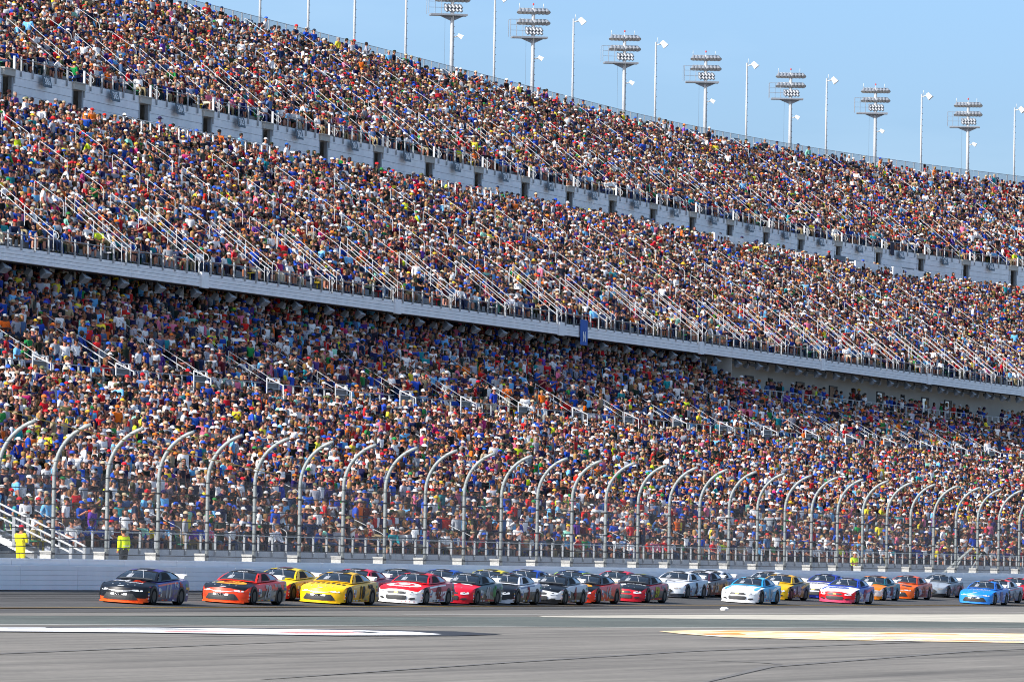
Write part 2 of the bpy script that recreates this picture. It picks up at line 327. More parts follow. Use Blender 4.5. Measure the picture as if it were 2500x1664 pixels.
# chain link wires, one woven panel per bay
def link_panel():
    mb = MB(); sp = .075; L = 5.9; T = 3.3; us = [0, 3.3]
    def P(x, u): dy, z = fpt(u); return (x, dy - .105, z)
    for d in (1, -1):
        n = int((L + T) / sp)
        for k in range(n):
            x0 = k * sp - (T if d > 0 else 0)
            a, b = (x0, 0.0), (x0 + d * T, T)
            # clip to the bay
            pts = []
            t0, t1 = 0.0, 1.0
            dx = b[0] - a[0]
            ta, tb = (0 - a[0]) / dx, (L - a[0]) / dx
            lo, hi = max(t0, min(ta, tb)), min(t1, max(ta, tb))
            if hi - lo < .01: continue
            A = P(a[0] + dx * lo, T * lo); B = P(a[0] + dx * hi, T * hi)
            w_ = .0022
            mb.add([(A[0] - w_, A[1], A[2]), (A[0] + w_, A[1], A[2]), (A[0], A[1] - w_, A[2]), (B[0] - w_, B[1], B[2]), (B[0] + w_, B[1], B[2]), (B[0], B[1] - w_, B[2])],
                   [(0, 1, 4, 3), (1, 2, 5, 4), (2, 0, 3, 5)])
    return mb.mesh('chain_link', mat('wire', (.16, .165, .17), .5, .3))
LINK = link_panel()
for x in PX[:-1]:
    o = kid('chain_link', LINK, fence, (x, 90, 1.78)); o['kind'] = 'stuff'
rp = MB(); rp.tube([(228, 88.5, 7.35), (240, 88.5, 6.55), (252, 88.5, 5.9), (262, 88.6, 5.4)], .02, 5)
tag(rp.build('yellow_rope', mat('rope_yellow', (.55, .36, .06), .7)), 'thin yellow rope strung slanting across the leftmost fence posts', 'rope')
br = MB(); br.tube([(402, 91.6, 1.2), (402, 90.4, 3.0)], .05, 6); br.tube([(402, 93.4, 1.2), (402, 91.0, 3.3)], .08, 6); br.tube([(402, 91.6, 1.3), (402, 93.4, 1.3)], .05, 6); br.tube([(402, 92.4, 1.2), (402, 91.7, 2.6)], .05, 6)
tag(br.build('steel_brace', M_POST), 'slanting grey steel brace standing behind the fence at far right', 'brace')

# ------------------------------------------------------------------ grandstand
S0, YC, RR = 523.0, -189.7, 337.0
def SP(s, Y, Z=0.0):
    if s <= S0: return Vector((s, Y, Z))
    ph = (s - S0) / RR; r_ = Y - YC
    return Vector((S0 + r_ * math.sin(ph), YC + r_ * math.cos(ph), Z))
def SH(s): return 0.0 if s <= S0 else -(s - S0) / RR
def vis(s, Y, Z, mar=60):
    x, y, z = project(SP(s, Y, Z)); return -mar < x < 2500 + mar and -mar < y
SA = [200, 300, 400, 446, 470, S0] + [S0 + 4 * i for i in range(1, 36)]
stand = tag(empty('grandstand', (250, 95, 0)), 'huge white two-deck grandstand with three seating tiers full of spectators', 'grandstand')
def extrude(name, prof, m_, s_list, par=stand, close=False):
    """sweep an open (Y,Z) profile along the stand"""
    mb = MB(); n = len(prof); vs = [SP(s, y, z) for s in s_list for y, z in prof]
    fs = [(i * n + k, i * n + k + 1, (i + 1) * n + k + 1, (i + 1) * n + k) for i in range(len(s_list) - 1) for k in range(n - 1)]
    if close: fs += [(i * n + n - 1, i * n, (i + 1) * n, (i + 1) * n + n - 1) for i in range(len(s_list) - 1)]
    mb.add(vs, fs); return kid(name, mb.mesh(name, m_), par)
TIERS = {'LL': (95.0, 2.05, .90, .418, 17), 'UL': (111.8, 10.0, .86, .503, 14), 'MID': (118.35, 17.05, .66, .45, 20), 'UP': (135.35, 29.1, .66, .436, 19)}
def rows(t, n=None):
    y, z, ru, ri, N = TIERS[t]; return [(y + ru * i, z + ri * i) for i in range(n or N)]
def stepped(t, n=None, lead=()):
    y, z, ru, ri, N = TIERS[t]; pr = list(lead)
    for i in range(n or N): pr += [(y + ru * i, z + ri * i - (ri if i else .02)), (y + ru * i, z + ri * i)]
    pr.append((y + ru * (n or N), z + ri * ((n or N) - 1))); return pr
SAw = [s for s in SA]
extrude('lower_deck', [(93.9, 0), (93.9, 2.0), (95, 2.0)] + stepped('LL')[1:] + [(111.35, 8.85)], M_DECK, [248] + SA[1:])
extrude('cross_aisle_parapet', [(111.35, 8.8), (111.35, 9.98), (111.55, 9.98), (111.8, 9.98)], M_CONC, SA)
extrude('rear_lower_deck', stepped('UL'), M_DECK, [200, 300, 400, 446])
extrude('rear_lower_deck', stepped('UL', 6) + [(117.7, 12.6), (117.7, 13.3), (120.6, 13.3)], M_DECK, [446, 470, S0] + SA[6:20])
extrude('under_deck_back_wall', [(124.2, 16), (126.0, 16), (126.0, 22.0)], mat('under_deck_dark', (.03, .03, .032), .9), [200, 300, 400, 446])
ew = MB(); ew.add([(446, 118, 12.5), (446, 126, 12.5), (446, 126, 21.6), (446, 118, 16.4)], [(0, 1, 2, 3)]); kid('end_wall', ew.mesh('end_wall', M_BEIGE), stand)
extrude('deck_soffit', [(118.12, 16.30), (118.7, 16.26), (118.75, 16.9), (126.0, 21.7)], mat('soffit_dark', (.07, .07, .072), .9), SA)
extrude('mid_deck', [(118.02, 17.03)] + stepped('MID')[0:] + [(135.0, 25.6)], M_DECK, SA)
extrude('upper_deck', [(135.02, 29.08)] + stepped('UP') + [(149.4, 36.95), (149.4, 34)], M_DECK, SA)
# front parapet of the lower tier
PAR = MB(); PAR.box((.01, 0, 0), (11.25, .22, 1.02)); PARM = PAR.mesh('front_parapet', mat('parapet_paint', (.40, .43, .48), .7, noise=.12, nscale=.8))
for k in range(16):
    s = 249.2 + 11.27 * k; kid('front_parapet', PARM, stand, (s, 93.7, 1.25))
mb = MB(); mb.box((200, 89.3, 0), (440, 93.72, 1.25)); kid('service_walk', mb.mesh('service_walk', M_CONC), stand)

PITCH_S = 11.27
# white boarded fascia below the mid tier
FH = .72 / 4
fbm = MB(); fbm.box((.008, 0, .006), (PITCH_S - .008, .12, FH - .008)); FBOARD = fbm.mesh('fascia_board', M_WHITE)
pil = MB(); pil.box((-.55, -.10, -.06), (.55, .05, .78)); PIL = pil.mesh('pilaster', M_WHITE)
extrude('fascia_backing', [(118.10, 16.28), (118.10, 16.99)], M_SPK, SA)
for k in range(-5, 24):
    s = 336.24 + PITCH_S * k
    if not (vis(s, 118, 16.5, 120) or vis(s + PITCH_S, 118, 16.5, 120)): continue
    for j in range(4): kid('fascia_board', FBOARD, stand, SP(s, 117.98 + .012 * (j % 2), 16.28 + FH * j), SH(s + PITCH_S / 2))
    if k % 3 == 0: kid('pilaster', PIL, stand, SP(s, 118, 16.28), SH(s))
# white boarded wall below the upper tier, with stair towers between
UB = .45
TW = [361.8 + PITCH_S * k for k in range(-3, 25)]
ubm = MB(); ubm.box((1.12, 0, .008), (PITCH_S - .72, .14, UB - .010)); UBOARD = ubm.mesh('wall_board', M_WHITE)
tp = MB(); tp.box((-.7, -.25, -.42), (1.08, 1.6, -.06)); tp.box((-.78, -.32, -.06), (1.14, 1.6, 0)); TPLAT = tp.mesh('tower_platform', M_BEIGE)
tc_ = MB(); tc_.box((.82, -.12, -3.6), (1.10, .1, .02)); TCOL = tc_.mesh('tower_column', M_GALV)
tc2 = MB(); tc2.box((-.72, -.12, -3.6), (-.58, .1, -.42)); TCOL2 = tc2.mesh('tower_column', M_GALV)
tcw = MB(); tcw.box((1.10, -.2, -.8), (1.20, -.08, .75)); TCOLW = tcw.mesh('tower_edge', M_RAIL)
tb = MB(); tb.box((-.6, .9, -3.6), (.85, 1.0, -.4)); TBACK = tb.mesh('tower_opening_shade', M_DARKSTEEL)  # dark board painted as the shade inside the opening
for i, s in enumerate(TW):
    if not (vis(s, 135, 28, 150) or vis(s + PITCH_S, 135, 28, 150)): continue
    hz = SH(s + PITCH_S / 2)
    for j in range(8): kid('wall_board', UBOARD, stand, SP(s, 134.9 + .014 * (j % 2), 25.5 + UB * j), hz)
    for nm, me in (('tower_platform', TPLAT), ('tower_column', TCOL), ('tower_column', TCOL2), ('tower_edge', TCOLW), ('tower_opening_shade', TBACK)):
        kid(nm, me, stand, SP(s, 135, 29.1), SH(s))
extrude('upper_wall_backing', [(136.2, 25), (136.2, 29.05)], M_SPK, SA)
# beige concourse wall behind the right part of the rear lower deck, with doorways
SD = [(446, 0), (452, .9), (459.5, 2), (466, .9), (474, 2.2), (484, 2.2), (491, .9), (499, 2.3), (507, .9), (514, 2.2), (522, 2.2)]
edges = [446] + [v for s, w_ in SD if w_ for v in (s, s + w_)] + [560]
for a, b in zip(edges[0::2], edges[1::2]): extrude('concourse_wall', [(120.6, 13.1), (120.6, 18.4)], M_BEIGE, [a, b] if b < S0 else [a, 530, 540, 550, 560])
for s, w_ in SD:
    if w_:
        extrude('concourse_wall', [(120.6, 15.4), (120.6, 18.4)], M_BEIGE, [s, s + w_])
        q = MB(); q.box((s - .06, 120.5, 13.1), (s, 120.75, 15.46)); q.box((s + w_, 120.5, 13.1), (s + w_ + .06, 120.75, 15.46)); q.box((s - .06, 120.5, 15.4), (s + w_ + .06, 120.75, 15.48)); kid('door_frame', q.mesh('door_frame', M_DARKSTEEL), stand)
for s in (452, 466, 491, 507):
    q = MB(); q.box((s, 120.7, 13.1), (s + .9, 120.75, 15.4)); kid('steel_door', q.mesh('steel_door', mat('door_grey', (.10, .12, .13), .6)), stand)
extrude('yard_backdrop', [(128, 13), (128, 16.5)], mat('yard_mottle', (.55, .45, .42), .9, noise=.55, nscale=5), [440, 470, S0, 530])  # added pale panel, stands in for the bright outdoors past the doorways
# dark ceiling beams under the deck at right
for k in range(12):
    s = 440 + 8.4 * k; q = MB(); q.box((-2.6, 0, 0), (2.6, .18, .2)); kid('ceiling_beam', q.mesh('ceiling_beam', M_DARKSTEEL), stand, SP(s, 118.9, 16.0), SH(s))

# ------------------------------------------------------------------ guard rails (one railing per bay)
def rail_bay(n, ph, rh, L=PITCH_S, r_=.024, mid=False, deep=0.0):
    rb = MB(); rb.tube([(0, 0, rh), (L, 0, rh)], r_, 6)
    if mid: rb.tube([(0, 0, rh * .5), (L, 0, rh * .5)], r_ * .7, 5)
    pp = MB(); pp.box((-.04, -.05, -deep), (.04, .03, ph))
    return rb.mesh('rail', M_GALV), pp.mesh('post', M_GALV), n, L
def put_rails(name, where, ss, Y, Z, bay, labels, group):
    RM, PM, n, L = bay; cnt = 0
    for s in ss:
        if not (vis(s, Y, Z, 30) or vis(s + L, Y, Z, 30)): continue
        p = SP(s, Y, Z); q = SP(s + L, Y, Z); d = q - p; rz = math.atan2(d.y, d.x)
        t = tag(empty(name, p, rz), where % ORD[cnt], 'railing', group); cnt += 1
        obj('rail', RM, t)
        for i in range(n): obj('post', PM, t, (L / n * (i + .5), 0, 0))
B1 = rail_bay(6, .66, .62, deep=.25)
put_rails('guard_rail', 'grey guard rail on the low front parapet, %s bay from the left', [249.2 + PITCH_S * k for k in range(16)], 93.66, 2.27, B1, 0, 'front parapet rails')
B2 = rail_bay(6, .80, .66, deep=.12)
put_rails('guard_rail', 'grey guard rail along the long white fascia edge, %s bay from the left', [336.24 + PITCH_S * k for k in range(-4, 22)], 117.95, 16.99, B2, 0, 'fascia edge rails')
B3 = rail_bay(5, .78, .66, L=9.2, deep=.35)
put_rails('guard_rail', 'grey guard rail above the upper boarded wall, %s bay from the left', [s + 1.3 for s in TW], 134.86, 29.1, B3, 0, 'upper wall rails')
B4 = rail_bay(5, 1.0, 1.0, L=8.6, mid=True)
PORT = [293.2 + PITCH_S * k for k in range(-1, 20)]
put_rails('guard_rail', 'grey guard rail beside the lower portals, %s bay from the left', [s + 2.2 for s in PORT], 111.4, 9.95, B4, 0, 'cross aisle rails')
B5 = rail_bay(6, 1.0, 1.0, mid=True)
B5 = (B5[0].copy(), B5[1].copy(), B5[2], B5[3])
for me in B5[:2]: me.materials.clear(); me.materials.append(M_RAIL)
put_rails('guard_rail', 'white guard rail before the beige concourse wall, %s bay from the left', [447 + PITCH_S * k for k in range(8)], 117.75, 13.3, B5, 0, 'concourse rails')
# roof fence: posts, top rail and see-through screen
scr = bpy.data.materials.new('screen_mesh'); scr.use_nodes = True; t = scr.node_tree; b = t.nodes['Principled BSDF']
b.inputs['Base Color'].default_value = (.30, .36, .42, 1); b.inputs['Roughness'].default_value = .7; b.inputs['Alpha'].default_value = .42
rfm = MB(); rfm.tube([(0, 0, 1.6), (PITCH_S, 0, 1.6)], .022, 5); RFR = rfm.mesh('rail', M_GALV)
rfp = MB(); rfp.box((-.035, -.035, 0), (.035, .035, 1.62)); RFP = rfp.mesh('post', M_GALV)
rfs = MB(); rfs.add([(0, .03, 0), (PITCH_S, .03, 0), (PITCH_S, .03, 1.58), (0, .03, 1.58)], [(0, 1, 2, 3)]); RFS = rfs.mesh('screen', scr)
cnt = 0
for k in range(-1, 24):
    s = 372 + PITCH_S * k
    if not (vis(s, 149, 38, 60) or vis(s + PITCH_S, 149, 38, 60)): continue
    p = SP(s, 148.9, 37.42); q = SP(s + PITCH_S, 148.9, 37.42); d = q - p
    t = tag(empty('roof_fence', p, math.atan2(d.y, d.x)), 'grey mesh roof fence along the top row, %s bay from the left' % ORD[cnt], 'fence', 'roof fence bays'); cnt += 1
    obj('rail', RFR, t); obj('screen', RFS, t)
    for i in range(6): obj('post', RFP, t, (PITCH_S / 6 * (i + .5), -.02, 0))
# white parapet screens at the top of the mid tier, right
wp = MB(); wp.box((0, 0, 0), (8.6, .1, 1.0)); WPM = wp.mesh('white_screen', M_WHITE)
for i, s in enumerate((489.5, 534, 545.5)):
    tag(obj('white_screen', WPM, None, SP(s, 131.0, 26.1), SH(s + 4)), 'plain white screen wall at the top of the middle tier, %s from the left' % ORD[i], 'screen wall', 'white screens')
gp = MB(); gp.box((0, 0, 0), (3.0, .04, .42)); GPM = gp.mesh('grey_panel', mat('panel_grey', (.16, .19, .22), .7))
for i, (s, z) in enumerate([(483, 27.5), (487.5, 26.9), (530, 27.4), (528.5, 26.6), (541.3, 27.5), (545, 27.3), (544, 26.6), (560, 27.3), (564, 27.2)]):
    tag(obj('grey_panel', GPM, None, SP(s, 134.84, z), SH(s + 1.5)), 'flat grey panel on the white upper wall, %s from the left' % ORD[i], 'panel', 'grey wall panels')
# low white rails on the middle-tier landing
B6 = rail_bay(5, .95, .95, L=7.5, mid=True); B6 = (B6[0].copy(), B6[1].copy(), B6[2], B6[3])
for me in B6[:2]: me.materials.clear(); me.materials.append(M_RAIL)
put_rails('guard_rail', 'white landing rail at the top of the middle tier, %s from the left', [357.2, 366.6, 377.0, 415, 424.6, 466, 503, 512], 130.6, 25.9, B6, 0, 'landing rails')

# ------------------------------------------------------------------ aisle handrails
def short_rail(run, slope, h=.75, r_=.017):
    mb = MB(); z = lambda y: slope * y
    mb.tube([(0, 0, -h), (0, 0, -.12), (0, -.04, -.03), (0, -.12, z(-.12)), (0, -run + .1, z(-run + .1)), (0, -run + .02, z(-run) - .03), (0, -run, z(-run) - .12), (0, -run, z(-run) - h)], r_, 6)
    mb.tube([(0, 0, -.42), (0, -run, z(-run) - .42)], r_ * .55, 5, 1)
    return mb.mesh('aisle_handrail', [M_RAIL, M_GALV])
def long_rail(run, slope, r_=.018, drop=.32):
    out = []
    a = MB(); a.tube([(0, 0, 0), (0, -run, -slope * run), (0, -run - .22, -slope * run - .12), (0, -run - .3, -slope * run - .3), (0, -run - .2, -slope * run - .46)], r_, 6); out.append(('top_bar', a.mesh('top_bar', M_RAIL)))
    b = MB(); b.tube([(0, 0, -drop), (0, -run, -slope * run - drop)], r_ * 1.15, 6); out.append(('lower_bar', b.mesh('lower_bar', M_RAIL)))
    c = MB(); c.tube([(0, 0, -1.0), (0, 0, .02)], r_ * .9, 6); out.append(('post', c.mesh('post', M_RAIL)))
    return out
SR_UP, SR_MID, SR_LL = short_rail(1.55, .66), short_rail(1.6, .683), short_rail(1.5, .46)
LR_UP, LR_MID, LR_UL = long_rail(3.85, .80), long_rail(3.1, .80), long_rail(2.3, .60, .018)
def put_short(me, xs, ys, zf, tier):
    for i, y in enumerate(ys):
        cnt = 0
        for s in xs:
            if not vis(s, y, zf(y), 0): continue
            cnt += 1
            tag(obj('aisle_handrail', me, None, SP(s, y, zf(y)), SH(s)), 'short looped white handrail, %s tier, %s height, %s aisle from the left' % (tier, ['lowest', 'second', 'third', 'top'][i], ORD[cnt - 1]), 'handrail', 'short handrails of the %s tier' % tier)
AUP = [360.6 + PITCH_S * k for k in range(-3, 24)]; AMID = [331.5 + PITCH_S * k for k in range(-4, 20)]; ALL_ = [269.2 + 14.1 * k for k in range(-2, 12)]; AUL = [307.8 + PITCH_S * k for k in range(-2, 18)]
put_short(SR_UP, AUP, (140.6, 143.0, 145.3, 147.7), lambda y: 30.05 + .66 * (y - 135), 'upper')
put_short(SR_MID, AMID, (121.6, 123.6, 125.65, 127.8), lambda y: 18.55 + .683 * (y - 118), 'middle')
put_short(SR_LL, ALL_, (96.8, 101.0, 104.9, 108.4), lambda y: 3.0 + .465 * (y - 95), 'lower')
put_short(SR_MID, AUL, (116.6,), lambda y: 11.0 + .585 * (y - 111.5), 'rear lower')
def put_long(parts, xs, y, z, what, run, slope, npost=3):
    cnt = 0
    for s in xs:
        if not vis(s, y, z, 20): continue
        t = tag(empty('stair_rail', SP(s, y, z), SH(s)), what % ORD[cnt], 'handrail', 'long stair rails'); cnt += 1
        for nm, me in parts[:2]: obj(nm, me, t)
        for i in range(npost):
            yy = -run * i / (npost - 1); obj('post', parts[2][1], t, (0, yy, slope * yy))
put_long(LR_UP, AUP, 138.8, 32.75, 'long double white stair rail left of upper tier tower stairs, %s from left', 3.85, .8)
put_long(LR_UP, [s + 3.4 for s in AUP], 138.8, 32.75, 'long double white stair rail right of upper tier tower stairs, %s from left', 3.85, .8)
put_long(LR_MID, [s - 10.2 for s in AMID], 120.3, 20.2, 'long double white stair rail left of middle tier stairs, %s from left', 3.1, .8)
put_long(LR_MID, [s - 8.0 for s in AMID], 120.6, 20.5, 'long double white stair rail right of middle tier stairs, %s from left', 3.1, .8)
put_long(LR_UL, AUL, 114.5, 12.7, 'long double white stair rail rising right of a lower portal, %s from left', 2.3, .6)
put_long(LR_UL, [s - 1.9 for s in AUL], 114.9, 12.95, 'long double white stair rail rising behind a lower portal, %s from left', 2.3, .6)

# ------------------------------------------------------------------ portals of the lower cross aisle
SIGN = {0: '181', 1: '180', 3: '179', 4: '178', 5: '177', 6: '176', 7: '175', 8: '174', 9: '173', 10: '172', 11: '171', 13: '170', 14: '169', 15: '168', 16: '167', 17: '166'}
def put_sign(me_panel, txt, par, loc, size, mtxt=M_SIGNTXT, rx=90):
    p = obj('sign_panel', me_panel, par, loc)
    if txt:
        me = text_mesh(txt, size, 0, .006, .012)
        if not me.materials: me.materials.append(mtxt)
        q = obj('lettering', me, p, (0, -.035, 0)); q.rotation_euler = (R(rx), 0, 0)
    return p
sp_ = MB(); sp_.box((-.55, -.02, -.33), (.55, .02, .33)); SPM = sp_.mesh('sign_panel', M_SLATE)
pf = MB(); pf.tube([(-.95, 0, -.6), (-.95, 0, 1.25)], .035, 6); PFP = pf.mesh('frame_post', M_RAIL)
pf = MB(); pf.tube([(.95, 0, -.9), (.95, 0, 1.28)], .07, 6); PFP2 = pf.mesh('frame_post', M_RAIL)
pbar = MB(); pbar.tube([(-.95, 0, 0), (.95, 0, 0)], .028, 6); PBAR = pbar.mesh('top_bar', M_RAIL)
pbr = MB(); pbr.tube([(-.95, 0, 1.25), (-.95, -.9, .85), (-.95, -.95, -.2)], .035, 6); PBR = pbr.mesh('side_bar', M_RAIL)
pmm = MB(); pmm.box((-.9, .03, -.6), (.9, .05, 1.05)); PMM = pmm.mesh('mesh_panel', mat('portal_mesh', (.17, .18, .18), .7))
cnt = 0
for k, s in enumerate(PORT):
    if not vis(s, 111, 10.5, 40): continue
    idx = k - 1
    t = tag(empty('portal_frame', SP(s, 110.9, 9.95), SH(s)), ('white stair portal signed %s, %s along the cross aisle' % (SIGN[idx], ORD[cnt])) if idx in SIGN else 'white stair portal without a readable sign, %s along the cross aisle' % ORD[cnt], 'portal', 'lower portals'); cnt += 1
    obj('frame_post', PFP, t); obj('frame_post', PFP2, t); obj('mesh_panel', PMM, t); obj('side_bar', PBR, t)
    for z in (1.25, 1.0, .72): obj('top_bar', PBAR, t, (0, 0, z))
    if idx in SIGN: put_sign(SPM, SIGN[idx], t, (.35, -.06, .25), .52)

# ------------------------------------------------------------------ section signs
us = MB(); us.add([(-.72, -.02, -.32), (.62, -.02, -.32), (.72, -.02, .32), (-.62, -.02, .32), (-.72, .02, -.32), (.62, .02, -.32), (.72, .02, .32), (-.62, .02, .32)],
                   [(0, 1, 2, 3), (7, 6, 5, 4), (0, 4, 5, 1), (1, 5, 6, 2), (2, 6, 7, 3), (3, 7, 4, 0)]); USM = us.mesh('sign_panel', M_SLATE)
i0 = None
for i, s in enumerate(TW):
    if not vis(s + 5.6, 134.6, 28.6, 10): continue
    i0 = i if i0 is None else i0
    num = 386 - (i - 2)
    t = tag(empty('section_sign', SP(s + 5.7, 134.62, 28.72), SH(s + 5.6)), 'slate sign reading %d on the white upper wall, %s from left' % (num, ORD[i - i0]), 'sign', 'upper wall section signs')
    p = put_sign(USM, str(num), t, (0, 0, 0), .62); p.rotation_euler = (R(-14), 0, 0)
i0 = None
for i, s in enumerate(TW):
    if not vis(s + 5.0, 148.7, 38.3, 10): continue
    i0 = i if i0 is None else i0
    num = 486 - (i - 2)
    t = tag(empty('section_sign', SP(s + 3.0, 148.72, 38.35), SH(s + 5)), 'slate sign reading %d on the roof fence, %s from left' % (num, ORD[i - i0]), 'sign', 'roof fence section signs')
    p = put_sign(USM, str(num), t, (0, 0, 0), .62); p.rotation_euler = (R(-12), 0, 0)

# ------------------------------------------------------------------ loudspeakers under the fascia
def horn(sx, sy, L, tilt, back):
    mb = MB(); M = Matrix.Rotation(R(tilt), 4, 'X')
    a, b_ = .10, .10
    vs = [M @ Vector(v) for v in [(-a, b_, 0), (a, b_, 0), (a, -b_, 0), (-a, -b_, 0), (-sx, sy, -L), (sx, sy, -L), (sx, -sy, -L), (-sx, -sy, -L), (-sx, sy, -L - .07), (sx, sy, -L - .07), (sx, -sy, -L - .07), (-sx, -sy, -L - .07)]]
    mb.add(vs, [(0, 1, 2, 3), (0, 4, 5, 1), (1, 5, 6, 2), (2, 6, 7, 3), (3, 7, 4, 0), (4, 8, 9, 5), (5, 9, 10, 6), (6, 10, 11, 7), (7, 11, 8, 4), (11, 10, 9, 8)])
    return mb.mesh('horn', M_SPK)
H1, H2 = horn(.42, .20, .34, -38, 0), horn(.30, .14, .27, 26, 0)
ar = MB(); ar.box((-.04, -.04, -.02), (.04, .04, .3)); ARM = ar.mesh('mount', M_DARKSTEEL)
cnt = 0
for k in range(-8, 46):
    s = 307.3 + PITCH_S / 2 * k
    if not vis(s, 118, 16, 10): continue
    a = tag(empty('loudspeaker', SP(s, 118.35, 16.12), SH(s)), 'larger grey horn loudspeaker under the fascia, in the %s pair from the left' % ORD[cnt], 'loudspeaker', 'loudspeakers under the fascia')
    obj('horn', H1, a); obj('mount', ARM, a)
    b_ = tag(empty('loudspeaker', SP(s, 118.95, 16.14), SH(s)), 'smaller grey horn loudspeaker under the fascia, in the %s pair from the left' % ORD[cnt], 'loudspeaker', 'loudspeakers under the fascia')
    obj('horn', H2, b_); obj('mount', ARM, b_); cnt += 1

# ------------------------------------------------------------------ light poles
def lamp_bell(r_=.21, L=.42):
    mb = MB(); mb.lathe([(0.02, .10), (.07, .08), (.10, 0), (.16, -.12), (r_, -.30), (r_ + .02, -.34)], 10); mb.lathe([(r_, -.335), (0.01, -.30)], 10, mi=1)
    return mb.mesh('lamp', [M_LAMP, mat('lamp_glass', (.45, .46, .45), .15)], True)
BELL, BELLS = lamp_bell(.22), lamp_bell(.10)
def flood():
    mb = MB(); pr = [(-.30, .22), (-.30, -.10), (.02, -.30), (.30, -.30), (.34, -.05), (.30, .18), (.05, .30)]
    n = len(pr); mb.add([(x, y, z) for y in (-.3, .3) for x, z in pr], [(i, (i + 1) % n, n + (i + 1) % n, n + i) for i in range(n)] + [tuple(range(n))[::-1], tuple(range(n, 2 * n))])
    return mb.mesh('floodlight', M_LAMPW)
def floodbox(s_):
    mb = MB(); q = s_
    vs = [(-.16, -.2, -.2), (.16, -.2, -.2), (.16, .2, -.2), (-.16, .2, -.2)]
    vs = [(-.2 * q, -.25 * q, 0), (.2 * q, -.25 * q, 0), (.2 * q, .25 * q, 0), (-.2 * q, .25 * q, 0), (-.33 * q, -.33 * q, -.62 * q), (.33 * q, -.33 * q, -.62 * q), (.33 * q, .33 * q, -.62 * q), (-.33 * q, .33 * q, -.62 * q), (-.1 * q, -.2 * q, .12 * q), (.1 * q, -.2 * q, .12 * q), (.1 * q, .2 * q, .12 * q), (-.1 * q, .2 * q, .12 * q),
          (-.36 * q, -.36 * q, -.66 * q), (.36 * q, -.36 * q, -.66 * q), (.36 * q, .36 * q, -.66 * q), (-.36 * q, .36 * q, -.66 * q)]
    mb.add(vs, [(8, 9, 10, 11)[::-1], (0, 1, 9, 8), (1, 2, 10, 9), (2, 3, 11, 10), (3, 0, 8, 11), (0, 4, 5, 1), (1, 5, 6, 2), (2, 6, 7, 3), (3, 7, 4, 0), (4, 12, 13, 5), (5, 13, 14, 6), (6, 14, 15, 7), (7, 15, 12, 4), (12, 15, 14, 13)])
    return mb.mesh('floodlight', M_LAMPW)
FLOOD, FLOODS = floodbox(.72), floodbox(.5)
def cyl(pts, r_, n=8, m_=M_GALV, nm='pole', sm=True): mb = MB(); mb.tube(pts, r_, n); return mb.mesh(nm, m_, sm)
M_POLE = mat('pole_zinc', (.36, .38, .40), .5, .1, noise=.12, nscale=2)
POLE_L = cyl([(0, 0, -4), (0, 0, 6.4)], [.17, .13], 10, M_POLE); POLE_S = cyl([(0, 0, -4), (0, 0, 6.5)], [.10, .075], 8, M_POLE)
STEP = cyl([(0, -.0, 0), (0, -.14, 0)], .022, 5, M_DARKSTEEL, 'climbing_peg')
STEPL = cyl([(0, -.0, 0), (0, -.2, 0)], .025, 5, M_DARKSTEEL, 'climbing_peg')
AX = Vector((.45, -.893, 0)).normalized()     # direction of the lamp arms
def armbar(L, z, r_=.05): return cyl([AX * -L + Vector((0, 0, z)), AX * L + Vector((0, 0, z))], r_, 6, M_LAMP, 'lamp_arm')
ARM1 = armbar(1.1, 0)
gr = MB(); e = AX; nrm = Vector((-AX.y, AX.x, 0))
def P3(a, b_, z): v = e * a + nrm * b_; return (v.x, v.y, z)
gr.add([P3(-1.7, -.5, 0), P3(1.1, -.5, 0), P3(1.1, .5, 0), P3(-1.7, .5, 0), P3(-1.7, -.5, -.13), P3(1.1, -.5, -.13), P3(1.1, .5, -.13), P3(-1.7, .5, -.13)], [(0, 1, 2, 3), (7, 6, 5, 4), (0, 4, 5, 1), (1, 5, 6, 2), (2, 6, 7, 3), (3, 7, 4, 0)])
gr.add([P3(-1.0, -.06, -.13), P3(-1.0, .06, -.13), P3(0, .06, -.55), P3(0, -.06, -.55), P3(.9, .06, -.13), P3(.9, -.06, -.13)], [(0, 1, 2, 3), (3, 2, 4, 5), (0, 3, 5), (1, 4, 2)])
GRAT = gr.mesh('platform', M_LAMP)
hr = MB()
for a in (-1.88, -1.4, -.9): hr.tube([P3(a, -.48, 0), P3(a, -.48, 1.3)], .022, 5)
for z in (.45, .9, 1.3): hr.tube([P3(-1.88, -.48, z), P3(-.7, -.48, z)], .018, 5)
hr.tube([P3(-1.88, -.48, 1.3), P3(-1.88, .48, 1.3)], .018, 5); hr.tube([P3(-1.88, .48, 0), P3(-1.88, .48, 1.3)], .02, 5)
HRM = hr.mesh('platform_railing', M_LAMP)
rod = cyl([(0, 0, 0), (0, 0, .42)], .018, 5, M_LAMPW, 'lightning_rod')
bea = MB(); bea.lathe([(.05, 0), (.07, .05), (.06, .14), (.01, .18)], 8); BEA = bea.mesh('beacon', mat('beacon_red', (.5, .05, .05), .4))
sidearm = cyl([(0, 0, 0), (AX.x * .55, AX.y * .55, .12)], .05, 6, M_LAMPW, 'side_arm')
wire = cyl([P3(-.55, 0, -4), P3(-.55, 0, 3.9)], .008, 4, M_DARKSTEEL, 'ground_wire')
PBASE = [(429, 0), (439.5, 0), (450, 0), (462.2, 0), (473.7, 1), (484.7, 0), (495.1, 1), (506.4, 0), (521.3, 1), (529.9, 0), (541.2, 1), (553.0, 0), (565.0, 1), (574.3, 0), (586.5, 1), (598.3, 0), (609.8, 1), (620.0, 0)]
im = ip = 0
